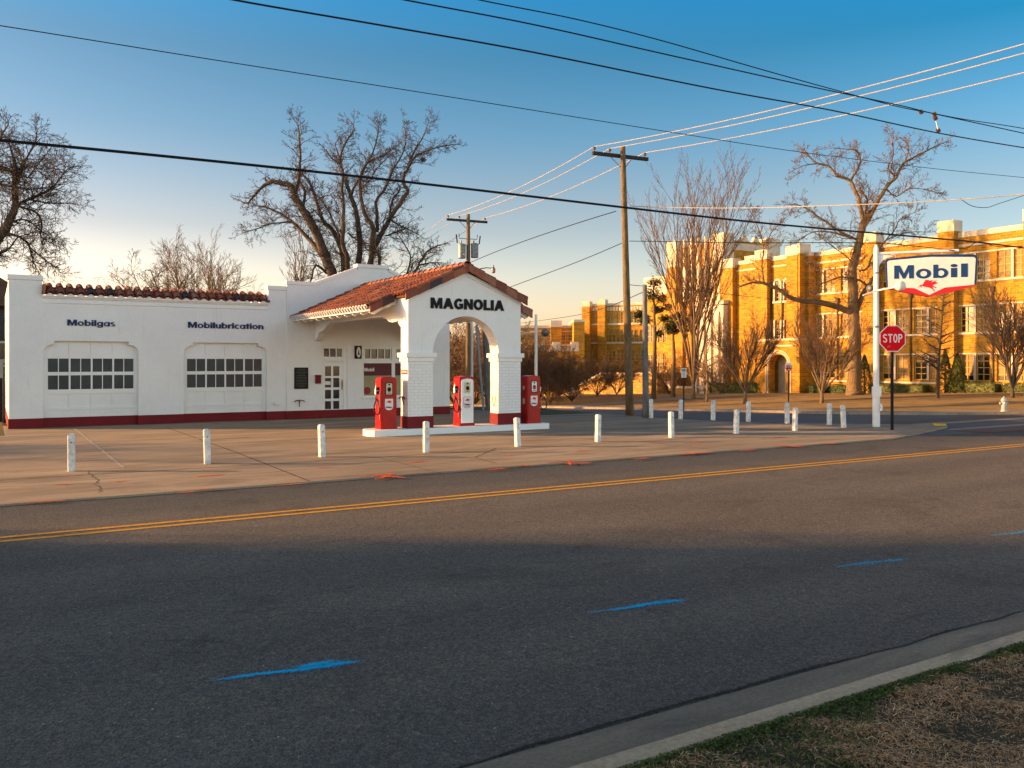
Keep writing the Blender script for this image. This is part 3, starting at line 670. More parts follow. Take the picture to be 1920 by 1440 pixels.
# ---- canopy
CX = 10.93; AY0, AY1 = 20.3, 20.75; AX0, AX1 = 9.215, 12.65
FA = Fr((0, AY0), (1, 0), (0, -1))
def gab(x): return 4.33-.41*abs(x-CX)
def arch_wall(mb, zlo=2.0):
    n = 24; xs = [AX0, CX-1.0]+[CX-cos(pi*i/n) for i in range(1, n)]+[CX+1.0, AX1]
    xs = sorted(set([round(x, 5) for x in xs]+[CX]))
    for a, b in zip(xs[:-1], xs[1:]):
        m_ = (a+b)/2
        def lo(x): return 2.15+sqrt(max(0, 1-(x-CX)**2)) if abs(x-CX) <= 1.0001 else zlo
        la, lb = (lo(a), lo(b)) if abs(m_-CX) < 1 else (zlo, zlo)
        P = [(a, la), (b, lb), (b, gab(b)), (a, gab(a))]
        mb.add([(x, AY0, z) for x, z in P]+[(x, AY1, z) for x, z in P], [(0, 1, 2, 3), (7, 6, 5, 4), (0, 4, 5, 1)])
    for x in (AX0, AX1): mb.quad((x, AY0, zlo), (x, AY1, zlo), (x, AY1, gab(x)), (x, AY0, gab(x)))
    for x in (CX-1, CX+1): mb.quad((x, AY0, zlo), (x, AY1, zlo), (x, AY1, 2.16), (x, AY0, 2.16))
mb = MB(); arch_wall(mb); mb.build('arch_wall', M['stucco'], ST)
for (a, b) in ((AX0, CX-1), (CX+1, AX1)):
    mb = MB(); mb.box(a, b, AY0, AY1, .5, 2.0); pr = mb.build('canopy_pier', M['stucco_low'], ST)
    mb = MB(); mb.box(a-.012, b+.012, AY0-.012, AY1+.012, .17, .5); mb.build('red_base', M['redbase'], pr)
    mb = MB(); mb.box(a-.075, b+.075, AY0-.075, AY1+.075, 2.04, 2.16); mb.box(a-.03, b+.03, AY0-.03, AY1+.03, 1.93, 2.04); mb.build('pier_capital', M['white'], pr)
mb = MB()
for sgn in (-1, 1):
    x0, x1 = CX, (AX0 if sgn < 0 else AX1)
    P = [(x0, gab(x0)-.10), (x1, gab(x1)-.10), (x1, gab(x1)-.0), (x0, gab(x0)-.0)]
    if sgn > 0: pass
    mb.prism(P if sgn > 0 else P[::-1], lambda u, v, d: (u, AY0-d, v), 0, .03)
mb.build('raking_band', M['white'], ST)
lett('MAGNOLIA', FA, 9.86, 12.10, 3.33, .285, M['black'], .085)
# roof deck, soffit, tiles
SL = .455; RZ = 4.47
def rz(x): return RZ-SL*abs(x-CX)
YB = 21.0; EH = 2.46
mb = MB()
for sg in (-1, 1):
    for y0, y1, hw in ((20.24, YB, 1.80), (YB, 27.84, EH)):
        a, b = CX, CX+sg*hw
        P = [(a, rz(a)), (b, rz(b)), (b, rz(b)-.05), (a, rz(a)-.05)]
        mb.prism(P if sg > 0 else P[::-1], lambda u, v, d: (u, d, v), y1, y0)
mb.build('roof_deck', M['pan'], ST)
mb = MB()
for sg in (-1, 1):
    a, b = CX+sg*1.55, CX+sg*(EH-.05)
    P = [(a, rz(a)-.06), (b, rz(b)-.06), (b, rz(b)-.10), (a, rz(a)-.10)]
    mb.prism(P if sg > 0 else P[::-1], lambda u, v, d: (u, d, v), 27.84, YB+.05)
    e = CX+sg*EH
    mb.box(min(e-.03*sg, e+.0*sg), max(e-.03*sg, e), YB+.02, 27.84, rz(e)-.085, rz(e)-.045)
mb.box(9.45, 12.42, 20.76, 27.84, 3.36, 3.42)
mb.build('soffit', M['white'], ST)
mb = MB()
for sg in (-1, 1):
    y = YB+.25
    while y < 27.8:
        a, b = CX+sg*1.7, CX+sg*(EH-.08)
        P = [(a, rz(a)-.10), (b, rz(b)-.10), (b, rz(b)-.16), (b-sg*.08, rz(b)-.2), (a, rz(a)-.22)]
        mb = MB(); mb.prism(P if sg > 0 else P[::-1], lambda u, v, d: (u, d, v), y+.09, y); y += .62; mb.build('rafter_tail', M['white'], ST)
def barrel(mb, p0, p1, r0, r1, up, k=6, th=.014):
    p0, p1, up = Vector(p0), Vector(p1), Vector(up).normalized(); d = (p1-p0).normalized(); s = d.cross(up).normalized(); up = s.cross(d)
    vs = []
    for p, r_ in ((p0, r0), (p1, r1)):
        for rr in (r_, r_-th):
            for i in range(k+1):
                a = pi*i/k; vs.append(p+s*cos(a)*rr+up*sin(a)*rr)
    K = k+1; fs = []
    for i in range(k):
        fs += [(i, i+1, 2*K+i+1, 2*K+i), (K+i+1, K+i, 3*K+i, 3*K+i+1), (i+1, i, K+i, K+i+1), (2*K+i, 2*K+i+1, 3*K+i+1, 3*K+i)]
    fs += [(0, 2*K, 3*K, K), (k, K+k, 3*K+k, 2*K+k)]
    mb.add(vs, fs)
rt = random.Random(11)
mb = MB(); wht = MB()
for sg in (-1, 1):
    ny = 35; sl = Vector((-sg, 0, SL)).normalized(); up = Vector((sg*SL, 0, 1)).normalized()
    for j in range(ny+1):
        y = 20.34+j*(27.78-20.34)/ny
        hw = 1.80 if y < YB else EH
        e = Vector((CX+sg*hw, y, rz(CX+hw))); length = hw*sqrt(1+SL*SL); c = 0; q = -.05
        while q < length-.1:
            l = min(.40, length-q); jt = rt.uniform(-.012, .012)
            p = e+sl*q+up*(.002+.02*(1 if c else 1))+Vector((0, jt, 0)); barrel(mb, p+up*.022, p+sl*l+up*.0, .088, .072, up)
            q += .345; c += 1
        # white mortar plug at the eave, seen as a row of points between the tiles
        w0 = e+up*.004; f = Vector((0, .105, 0))
        pts = [w0-Vector((0, .02, 0)), w0+f*1.0-Vector((0, -.0, 0)), w0+f*2+Vector((0, -.02, 0))]
        if y > YB:
            barrel(wht, e+up*.022+sl*-.062, e+up*.022+sl*-.02, .0945, .0945, up, 6, .02)
        if y > YB and j < ny:
            A = w0+Vector((0, .07, 0))-sl*.055; B = w0+Vector((0, .142, 0))-sl*.055; 
            wht.add([A+up*-.03, B+up*-.03, (A+B)/2+up*.07, A+up*-.03+sl*.2, B+up*-.03+sl*.2, (A+B)/2+up*.07+sl*.2], [(0, 1, 2), (0, 2, 5, 3), (1, 4, 5, 2)])
for j in range(21):   # ridge
    y = 20.22+j*.365; barrel(mb, (CX, y, RZ+.05), (CX, y+.40, RZ+.035), .12, .10, (0, 0, 1), 8)
for sg in (-1, 1):    # rake tiles along both front edges
    for (y, x_in, x_out) in ((20.24, 0, 1.85), (YB+.02, 1.78, EH+.05)):
        q = x_out; 
        while q > x_in+.05:
            a, b = CX+sg*q, CX+sg*max(x_in, q-.40)
            barrel(mb, (a, y, rz(a)+.03), (b, y, rz(b)+.01), .115, .10, (sg*SL, -.0, 1), 8)
            b2 = CX+sg*max(x_in, q-.345); P = [(a, rz(a)-.13), (b2, rz(b2)-.12), (b2, rz(b2)+.06), (a, rz(a)+.06)]; b = b2
            mb.prism(P if sg < 0 else P[::-1], lambda u, v, d: (u, d, v), y-.11-.004*(int(q*10) % 3), y-.06)
            q -= .345
mb.build('roof_tiles', M['tile'], ST)
wht.build('eave_mortar', M['white'], ST)
# scalloped rake board, beams, corbels
mb = MB()
for sg in (-1, 1):
    P = [(1.72, rz(CX+1.72)-.06), (EH-.02, rz(CX+EH)-.06), (EH-.02, rz(CX+EH)-.12), (EH-.12, rz(CX+EH)-.18), (2.18, 3.28), (2.10, 3.36), (1.95, 3.36), (1.82, 3.44), (1.72, 3.44)]
    P = [(CX+sg*a, b) for a, b in P]
    mb.prism(P if sg < 0 else P[::-1], lambda u, v, d: (u, d, v), YB+.03, YB+.09)
    x0, x1 = (9.22, 9.46) if sg < 0 else (12.40, 12.64)
    mb.box(x0, x1, AY1, 27.84, 3.17, 3.60)
    PY = [(AY1, 2.84), (AY1+.10, 2.86), (AY1+.20, 2.93), (AY1+.24, 3.02), (AY1+.62, 2.99), (AY1+.85, 3.02), (AY1+1.05, 3.10), (AY1+1.25, 3.13), (AY1+1.32, 3.18), (AY1, 3.18)]
    mb.prism(PY, lambda u, v, d: (d, u, v), x0+.02, x1-.02)
    PY = [(27.84, 2.62), (27.70, 2.66), (27.55, 2.78), (27.45, 2.90), (27.1, 2.93), (26.8, 3.02), (26.6, 3.12), (26.3, 3.18), (27.84, 3.18)]
    mb.prism(PY, lambda u, v, d: (d, u, v), x0+.02, x1-.02)
mb.build('canopy_beam', M['white'], ST)
# garage tile roof
mb = MB(); wv = MB(); n = 24; u0, u1 = 1.30, 7.66
for j in range(n):
    u = u0+(u1-u0)*(j+.5)/n
    for (n0, z0, n1, z1, r0) in ((.16, 3.87, -.22, 4.06, .098), (-.12, 4.03, -.55, 4.16, .105)):
        jt = rt.uniform(-.01, .01)
        barrel(mb, FW(u+jt, z0, n0), FW(u, z1, n1), r0, r0-.012, (0, -.4, 1), 8)
for j in range(n+1):
    u = u0+(u1-u0)*j/n
    K = 5
    for (n0, z0, n1, z1) in ((.13, 3.90, -.22, 4.05), (-.15, 4.06, -.6, 4.17)):
        vs = []
        for nn, zz in ((n0, z0), (n1, z1)):
            for i in range(K+1): a = pi*i/K; vs.append(FW(u-.075*cos(a), zz-.045*sin(a), nn))
        mb.add(vs, [(i, i+1, K+1+i+1, K+1+i) for i in range(K)])
mb.prism([(1.25, 3.86), (1.31, 3.88), (1.33, 4.16), (1.25, 4.14)], lambda a, b, c: FW(a, b, c), .14, -.3)
FW.box(mb, 1.25, 7.69, -.58, -.15, 3.90, 4.02)
mb.build('garage_roof_tiles', M['tile'], ST)
pts = []
for j in range(n*6+1):
    u = u0+(u1-u0)*j/(n*6); pts.append((u, 3.865+.04*cos(2*pi*(j/6-.5))))
wv.prism([(u0, 3.80)]+[(u1, 3.80)]+pts[::-1], lambda a, b, c: FW(a, b, c), .10, -.02)
wv.build('wavy_mortar', M['white'], ST)
# small awning on the far side of the office
mb = MB()
for j in range(5):
    y = 29.2+j*.3
    for q in range(3):
        x = 14.95-q*.3; barrel(mb, (x, y, 3.0+q*.14), (x-.36, y, 3.14+q*.14), .1, .09, (.4, 0, 1), 6)
P = [(14.3, 3.42), (14.98, 3.06), (14.98, 2.96), (14.3, 3.30)]; mb.prism(P, lambda u, v, d: (u, d, v), 30.6, 29.05)
mb.build('side_awning_tiles', M['tile'], ST)
mb = MB(); mb.prism([(14.3, 3.29), (14.85, 3.02), (14.75, 2.94), (14.6, 2.92), (14.5, 2.75), (14.38, 2.7), (14.3, 2.55)], lambda u, v, d: (u, d, v), 29.3, 29.15); mb.build('awning_bracket', M['white'], ST)
# things on the walls
t = thing('plaque', FO(8.78, 1.03), 'tall black historical plaque screwed to the white office wall', 'plaque')
mb = MB(); FO.box(mb, 8.54, 9.01, .002, .03, 1.03, 1.74); pb = mb.build('plate', M['plaque'], t)
mb = MB()
for i in range(12):
    z = 1.68-i*.052; w = (.14, .17, .19, .12, .16, .18, .17, .18, .15, .18, .17, .1)[i]; FO.box(mb, 8.775-w, 8.775+w, .03, .033, z-.008, z+.006)
mb.build('raised_lines', mat('dull_plaque_relief', (.11, .11, .09), .5, .4, 40), t)
t = thing('mail_box', FO(9.34, 1.2), 'small dark red box on the white wall beside the office door', 'box')
mb = MB(); FO.box(mb, 9.25, 9.43, .002, .09, 1.2, 1.44); mb.build('body', M['redbase'], t)
mb = MB(); mb.prism([(.002, 1.44), (.11, 1.44), (.09, 1.475), (.002, 1.49)], lambda u, v, d: FO(d, v, u), 9.24, 9.44); mb.build('lid', M['redbase'], t)
t = thing('oval_sign', FO(10.75, 2.04), 'black sign with a white oval emblem above the space between door and window', 'sign')
mb = MB(); FO.box(mb, 10.64, 10.88, .002, .05, 2.04, 2.48); mb.build('backing', M['black'], t)
mb = MB(); fo = lambda u, v, d: FO(u, v, d)
mb.prism([(10.77+.075*cos(a), 2.26+.18*sin(a)) for a in [i*pi/12 for i in range(24)]], fo, .057, .05); mb.build('oval', M['signwhite'], t)
mb = MB(); mb.prism([(10.77, 2.37), (10.745, 2.22), (10.73, 2.17), (10.81, 2.17), (10.795, 2.22)], fo, .062, .057); mb.build('emblem', M['navy'], t)
def hook(mb, fr, u, z, s=1):
    P = [fr(u+s*.17*cos(a), z+.10*sin(a)*.6-.0, .07) for a in [radians(t) for t in range(0, 181, 20)]]
    mb.tube(P, .016, 6); mb.tube([fr(u, z+.06, .07), fr(u, z-.16, .03)], [.018, .012], 6); mb.tube([fr(u, z+.05, .07), fr(u, z+.02, .0)], .012, 6)
t = thing('hose_hanger', FO(8.70, .55), 'red brown iron hose hanger on the wall below the black plaque', 'hanger', 'iron hose hangers'); mb = MB(); hook(mb, FO, 8.70, .60); mb.build('bracket', M['rust'], t)
FP = Fr((AX0, 0), (0, -1), (-1, 0))
t = thing('hose_hanger', FP(-20.52, .8), 'red brown iron hose hanger on the outer side of the left canopy pier', 'hanger', 'iron hose hangers'); mb = MB(); hook(mb, FP, -20.52, .95); mb.build('bracket', M['rust'], t)
FP2 = Fr((CX+1, 0), (0, -1), (-1, 0))
t = thing('hose_hanger', FP2(-20.52, .8), 'thin iron hose hanger inside the arch on the sunlit pier', 'hanger', 'iron hose hangers'); mb = MB(); mb.tube([FP2(-20.62, .95, .02), FP2(-20.42, .95, .02), FP2(-20.45, .75, .03), FP2(-20.52, .68, .03), FP2(-20.62, .95, .02)], .008, 5); mb.build('bracket', M['rust'], t)
t = thing('wall_plate', FP(-20.5, 1.6), 'small red and white plate high on the side of the left canopy pier', 'sign')
mb = MB(); FP.box(mb, -20.70, -20.33, .002, .012, 1.60, 1.72); mb.build('plate', M['signred'], t)
mb = MB(); 
for i in range(7): FP.box(mb, -20.66+i*.045, -20.635+i*.045, .012, .014, 1.635, 1.69)
mb.build('faded_marks', M['signwhite'], t)
t = thing('wall_tap', FW(7.9, .5), 'small white tap low on the wall right of the second garage door', 'tap')
mb = MB(); mb.tube([FW(7.9, .55, 0), FW(7.9, .55, .1), FW(8.0, .53, .12)], .03, 8); mb.tube([FW(7.86, .60, .1), FW(7.95, .60, .1)], .012, 6); mb.build('spigot', M['white'], t)
# ------------------------------------------------------------------ pump island and pumps
mb = MB()
P = [(8.35, 20.13), (13.5, 20.13), (13.5, 20.98), (8.35, 20.98)]+[(8.35-.22*sin(a)*1.0, 20.98-.425*(1-cos(a))) for a in [radians(t) for t in (30, 60, 90, 120, 150)]]
mb.prism(P, lambda u, v, d: (u, v, d), .19, .0)
tag(mb.build('pump_island', M['white'], loc=(10.8, 20.5, 0)), 'long white painted concrete island under the three pumps', 'kerb island')
def make_pump(label, white, hose, dial):
    t = thing('fuel_pump', (0, 0, 0), label, 'fuel pump', 'vintage fuel pumps on the white island')
    w, dp, h = .44, .38, 1.335
    def prof(w, h, r, z0=0):
        return [(-w/2, z0), (w/2, z0), (w/2, h-r)]+[(w/2-r+r*sin(a), h-r+r*cos(a)*1.0) for a in [radians(x) for x in (75, 55, 35, 15)]]+[(w/2-r, h), (0, h+.018), (-w/2+r, h)]+[(-w/2+r-r*sin(a), h-r+r*cos(a)) for a in [radians(x) for x in (15, 35, 55, 75)]]+[(-w/2, h-r)]
    mb = MB(); m = lambda u, v, d: (u, d, v)
    mb.prism(prof(w-.03, h-.012, .07, .0)[::-1], m, .0, .012)
    mb.prism(prof(w, h, .075, 0)[::-1], m, .012, dp-.02); mb.prism(prof(w-.03, h-.012, .07, 0)[::-1], m, dp-.02, dp)
    body = mb.build('body', M['pumpred'], t)
    mb = MB(); mb.box(-w/2-.012, w/2+.012, -.01, dp+.01, 0, .05); mb.build('plinth', M['pumpred'], t)
    if white:
        mb = MB(); mb.prism(prof(w-.07, h-.07, .07, .08)[::-1], m, -.022, 0); mb.build('front_panel', M['pumpwhite'], t)
        f = -.023
    else:
        mb = MB(); mb.prism(prof(w-.09, h-.06, .06, .12)[::-1], m, -.008, 0); mb.build('front_panel', M['pumpred'], t)
        f = -.009
    def rr(u0, u1, v0, v1, r=.03): 
        o = []
        for cx, cy, a0 in ((u1-r, v0+r, -90), (u1-r, v1-r, 0), (u0+r, v1-r, 90), (u0+r, v0+r, 180)):
            o += [(cx+r*cos(radians(a0+q)), cy+r*sin(radians(a0+q))) for q in (0, 30, 60, 90)]
        return o[::-1]
    mb = MB(); mb.prism(rr(-.10, .10, .87, 1.20)[::1], m, f-.012, f); bz = mb.build('dial_bezel', M['black'] if not white else M['metal'], t)
    mb = MB(); mb.prism(rr(-.083, .083, .89, 1.18, .025), m, f-.016, f-.012); mb.build('dial_face', M['cream'] if dial != 'pale' else M['signwhite'], bz)
    mb = MB(); mb.prism([(.052*cos(a), 1.02+.06*sin(a)) for a in [-i*pi/10 for i in range(20)]], m, f-.019, f-.016)
    mb.prism([(.028*cos(a), 1.145+.022*sin(a)) for a in [-i*pi/8 for i in range(16)]], m, f-.019, f-.016)
    for i in range(4): mb.box(-.045+i*.025, -.03+i*.025, f-.019, f-.016, .915, .935)
    mb.build('dial_marks', M['black'], bz)
    if dial == 'pale':
        mb = MB(); mb.box(-.03, .03, f-.022, f-.019, .995, 1.03); mb.build('dial_stripe', M['orange'], bz)
    sh = [(-.11, .78), (.11, .78), (.115, .60), (.10, .53), (.06, .50), (0, .485), (-.06, .50), (-.10, .53), (-.115, .60)]
    mb = MB(); mb.prism(sh, m, f-.006, f)
    em = mb.build('shield_emblem', M['signwhite'] , t)
    mb = MB(); pegasus(mb, lambda u, v, d: (u, -d, v), 0, .69, .17, -f+.006, -f+.009); mb.build('winged_horse', M['signred'], em)
    mb = MB(); letters(mb, 'Mobilgas', lambda u, v, d: (u, -d, v), -.088, .565 if white else .545, .176, .042, -f+.006, -f+.009, .06); mb.build('lettering', M['navy'], em)
    if white:
        mb = MB(); letters(mb, 'SPECIAL', lambda u, v, d: (u, -d, v), -.07, .515, .14, .035, -f+.006, -f+.009, .12); mb.build('red_lettering', M['signred'], em)
        mb = MB(); q = [(a*1.06, .64+(b-.64)*1.06) for a, b in sh]; mb.prism(q, m, f-.003, f-.0005); mb.build('shield_outline', M['navy'], em)
    s = -1 if hose == 'left' else 1; x = s*w/2
    mb = MB(); mb.box(min(x, x+s*.05), max(x, x+s*.05), .12, .26, .90, 1.08); mb.build('nozzle_holster', M['black'], t)
    mb = MB(); mb.tube([(x+s*.06, .17, 1.12), (x+s*.075, .15, 1.02), (x+s*.08, .14, .90), (x+s*.07, .16, .80)], [.012, .022, .025, .015], 7); mb.tube([(x+s*.06, .17, 1.12), (x+s*.045, .20, 1.17)], .011, 6)
    mb.box(min(x+s*.02, x+s*.11), max(x+s*.02, x+s*.11), .10, .19, .985, 1.0); mb.build('nozzle', M['metal'], t)
    hp = [(x+s*.07, .16, .83), (x+s*.09, .10, .76), (x+s*.14, .02, .70), (x+s*.19, -.02, .60), (x+s*.195, -.03, .50), (x+s*.15, -.03, .41), (x+s*.09, -.02, .38), (x+s*.035, .02, .44), (x+s*.02, .06, .56), (x+s*.03, .12, .68), (x+s*.03, .2, .75), (x, .24, .76)]
    q = []
    for i in range(len(hp)-1):
        a = Vector(hp[max(0, i-1)]); b = Vector(hp[i]); c = Vector(hp[i+1]); d = Vector(hp[min(len(hp)-1, i+2)])
        for k_ in range(4):
            u = k_/4; q.append(.5*((2*b)+(-a+c)*u+(2*a-5*b+4*c-d)*u*u+(-a+3*b-3*c+d)*u**3))
    q.append(Vector(hp[-1])); mb = MB(); mb.tube(q, .0165, 7); mb.build('hose', M['rubber'], t, True)
    mb = MB(); mb.tube([(x+s*.012, .05, .25), (x+s*.012, .05, .98)], .010, 6); mb.build('trim_strip', M['metal'], t)
    if hose == 'right':
        mb = MB(); FPx = Fr((-w/2, 0), (0, -1), (-1, 0))
        mb.prism([(-.19+.05*cos(a), 1.0+.06*sin(a)) for a in [i*pi/10 for i in range(20)]], lambda u, v, d: FPx(u, v, d), .006, .0); FPx.box(mb, -.24, -.13, 0, .006, .55, .70); mb.build('side_badge', M['cream'], t)
    return t
p1 = make_pump('all red fuel pump with black hose, nearest the garage', False, 'left', 'cream'); p1.location = (8.735, 20.43, .19)
p2 = make_pump('fuel pump with white front panel standing in the middle of the arch', True, 'left', 'cream'); p2.location = (10.99, 20.38, .19)
p3 = make_pump('red fuel pump with pale dial right of the canopy, hose on its far side', False, 'right', 'pale'); p3.location = (13.06, 20.25, .19)
# ------------------------------------------------------------------ bollards
t = thing('bollard', (0, 0, 0), '', 'bollard', 'short white posts around the forecourt')
mb = MB(); s = .057
mb.prism([(-s, -s+.012), (-s+.012, -s), (s-.012, -s), (s, -s+.012), (s, s-.012), (s-.012, s), (-s+.012, s), (-s, s-.012)], lambda u, v, d: (u, v, d), .62, 0)
a = [(-s, -s, .62), (s, -s, .62), (s, s, .62), (-s, s, .62)]; b = [(-.03, -.03, .645), (.03, -.03, .645), (.03, .03, .645), (-.03, .03, .645)]
mb.add(a+b, [(0, 1, 5, 4), (1, 2, 6, 5), (2, 3, 7, 6), (3, 0, 4, 7), (4, 5, 6, 7)]); mb.build('post', mat('bollard_white', (.74, .74, .72), .6, .4, 7, bmp=.3, bscale=60), t)
mb = MB(); mb.tube([(-s-.004, -.0, .50), (-s+.01, 0, .50)], .012, 8); mb.tube([(0, -s-.004, .50), (0, -s+.01, .50)], .012, 8); mb.build('bolt_hole', M['black'], t)
BO = [(134, 886, 'white bollard at the far left end of the row, before the first garage door'), (389, 872, 'white bollard in front of the wall between garage and second door'), (604, 859, 'white bollard in front of the black plaque and office door'),
      (799, 850, 'white bollard in front of the left canopy pier'), (971, 839, 'white bollard in front of the right canopy pier'), (1121, 830, 'white bollard standing alone left of the tall utility pole, in the front row'),
      (1259, 822, 'front row white bollard just right of the grey wooden pole'), (1380, 815, 'front row white bollard before the vase shaped tree'), (1490, 809, 'front row white bollard near the arched school entrance'),
      (1582, 803, 'white bollard nearest the white sign mast'), (1555, 798, 'back row white bollard second from the sign mast'), (1476, 795, 'back row white bollard under the no parking sign'),
      (1403, 792, 'back row white bollard in line with the vase shaped tree'), (1337, 789, 'back row white bollard right of the small parking sign'), (1276, 787, 'back row white bollard left of the small parking sign'), (1221, 785, 'white bollard right beside the grey wooden pole')]
for i, (px, py, lb) in enumerate(BO):
    p = G(px, py+.5); o = t if i == 0 else copy_tree(t, loc=p)
    o.location = (p.x, p.y, .03 if p.x < 21 else gz(p.x, p.y)+.03); o.rotation_euler = (random.uniform(-.035, .035), random.uniform(-.035, .035), random.uniform(-.2, .2)); o['label'] = lb
# ------------------------------------------------------------------ sign mast
bp = Vector((22.1, 15.8, .03)); u_ = Vector((.67, -.74, 0)).normalized()
FS = Fr((bp.x, bp.y), (u_.x, u_.y), (u_.y, -u_.x))
t = thing('sign_mast', bp, 'tall white steel mast with a bracket arm and a round floodlight', 'mast')
mb = MB(); mb.tube([bp, bp+Vector((0, 0, .9)), bp+Vector((0, 0, .905)), bp+Vector((0, 0, 5.2)), bp+Vector((0, 0, 5.32))], [.105, .105, .085, .072, .03], 14); mb.build('pole', M['white'], t, False)
mb = MB(); mb.tube([bp+Vector((0, 0, 5.06)), Vector(FS(2.18, 5.10))], .042, 8)
arc = [FS(.05+.42*(1-cos(a)), 4.62+.42*sin(a), 0) for a in [radians(q) for q in range(0, 91, 15)]]
n0 = len(arc); vs = [(x, y, z) for x, y, z in arc]+[FS(.04, 5.06)]
mb.prism([(.05, 4.55)]+[(.05+.44*(1-cos(a)), 4.58+.42*sin(a)) for a in [radians(q) for q in range(0, 91, 15)]]+[(.05, 5.06)], lambda a, b, c: FS(a, b, c), .02, -.02)
mb.build('bracket_arm', M['white'], t)
mb = MB(); FS.box(mb, -.11, .13, -.1, .1, .93, 1.20); mb.build('junction_box', M['white'], t); mb = MB(); mb.tube([FS(.1, .7, .09), FS(.14, .62, .09), FS(.12, .5, .09)], .03, 8); mb.build('conduit', M['white'], t)
mb = MB(); mb.tube([FS(0, 2.92, 0), FS(0, 2.98, 0)], .098, 14); mb.tube([FS(0, 4.5, 0), FS(0, 4.54, 0)], .088, 14); mb.build('band', M['galv'], t)
lp = W3(1685, 537, 24.0)
mb = MB(); mb.tube([W3(1618, 554, 24.9), FS(0, 4.0, .09), lp], .022, 7); mb.build('lamp_arm', M['white'], t)
mb = MB(); d_ = (lp-Vector(FS(0, 4.0, .09))).normalized()
mb.tube([lp-d_*.16, lp-d_*.06, lp+d_*.05, lp+d_*.14, lp+d_*.17], [.03, .10, .145, .13, .05], 14); mb.build('flood_lamp', M['signwhite'], t, True)
lp2 = W3(1636, 541, 25.3); mb = MB(); mb.tube([lp2, lp2+Vector((-.08, 0, .0)), lp2+Vector((-.16, .02, .0))], [.05, .09, .1], 12); mb.build('flood_lamp', M['galv'], t, True)
# hanging sign
kx, kz = .00216, .002346; sc0 = 1.4475; zc = 4.40
def SN(cx, cy): return (sc0+(cx-760)*kx, zc+(375-cy-(cx-760)*.02)*kz)
fs_ = lambda a, b, c: FS(a, b, c)
def flip(P): return P
t = thing('hanging_sign', FS(sc0, 3.8), 'white petrol sign with blue border, blue lettering and red chevron base, hung from the mast', 'sign')
outer = [(218, 518), (200, 205), (206, 178), (228, 163), (500, 138), (760, 118), (1030, 118), (1280, 126), (1306, 138), (1318, 170), (1300, 494)]
low = [(200, 516), (740, 634), (1307, 494)]
mb = MB(); mb.prism([SN(*p) for p in outer][::-1]+[], fs_, .08, -.08); mb.prism([SN(198, 515), SN(380, 568), SN(740, 634), SN(960, 582), SN(1307, 490), SN(760, 480)], fs_, .078, -.078)
bd = mb.build('cabinet', M['signblue'], t)
mb = MB()
for sg in (.081,):
    mb.prism([SN(*p) for p in [(200, 517), (560, 533), (740, 617), (740, 634), (380, 568)]][::-1], fs_, .084, .079)
    mb.prism([SN(*p) for p in [(740, 617), (920, 527), (1305, 488), (1307, 498), (960, 582), (740, 634)]][::-1], fs_, .084, .079)
mb.prism([SN(*p) for p in [(200, 517), (740, 617), (740, 634), (380, 568)]][::-1], fs_, -.079, -.084)
mb.build('red_chevron', M['signred'], t)
mb = MB(); mb.prism([SN(*p) for p in [(233, 515), (560, 530), (740, 613), (920, 524), (1275, 489), (1292, 175), (1272, 155), (760, 148), (245, 186), (222, 205)]], fs_, .088, .081); mb.build('face', M['signwhite'], t)
mb = MB()
for ch, x0, x1, yb, yt in (('M', 308, 550, 414, 250), ('o', 575, 760, 411, 177), ('b', 785, 965, 407, 243), ('i', 997, 1072, 400, 238), ('l', 1118, 1198, 397, 231)):
    a = SN(x0, yb); b = SN(x1, yt); 
    hh = {'o': (SN(x0, yb)[1], .165*.0+(414-250)*kz)}.get(ch, (a[1], b[1]-a[1]))
    letters(mb, ch, fs_, a[0], a[1]+(-.004 if ch == 'o' else 0), b[0]-a[0], (414-250)*kz, .088, .094)
mb.build('lettering', M['signblue'], t)
mb = MB(); k_ = kx
mb.prism([SN(x, y) for x, y in PEG][::-1], fs_, .094, .088); mb.build('winged_horse', M['signred'], t)
mb = MB()
for cx in (330, 900, 1100):
    u, z = SN(cx, 150); 
    if u < 2.15: mb.tube([FS(u, z, 0), FS(u, 5.08, 0)], .012, 6)
mb.build('hanger_rod', M['galv'], t)
# stop sign
bp2 = Vector((21.4, 14.8, .03)); fd = Vector((-.50, -.866, 0)).normalized(); FT = Fr((bp2.x, bp2.y), (-fd.y, fd.x), (fd.x, fd.y))
t = thing('stop_sign', bp2, 'red octagonal stop sign with white lettering on a black post', 'stop sign')
mb = MB(); FT.box(mb, -.03, .03, -.03, .03, 0, 2.25); FT.box(mb, -.26, .26, -.2, .2, -.0, .012); mb.build('post', M['black'], t)
R8 = .365/cos(pi/8); zc2 = 2.57
oc = lambda r: [(r*cos(pi/8+i*pi/4), zc2+r*sin(pi/8+i*pi/4)) for i in range(8)]
mb = MB(); mb.prism(oc(R8), lambda a, b, c: FT(a, b, c), .036, .031); pl = mb.build('plate', M['signwhite'], t)
mb = MB(); mb.prism(oc(R8-.024), lambda a, b, c: FT(a, b, c), .039, .036); mb.build('red_field', M['stopred'], pl)
mb = MB(); letters(mb, 'STQP', lambda a, b, c: FT(a, b, c), -.275, 2.46, .55, .235, .039, .043, .13); mb.build('lettering', M['signwhite'], pl)
mb = MB(); mb.prism([(-.15, 2.32), (-.07, 2.35), (-.08, 2.375), (-.16, 2.345)], lambda a, b, c: FT(a, b, c), .041, .039); mb.build('sticker', M['gold'], pl)
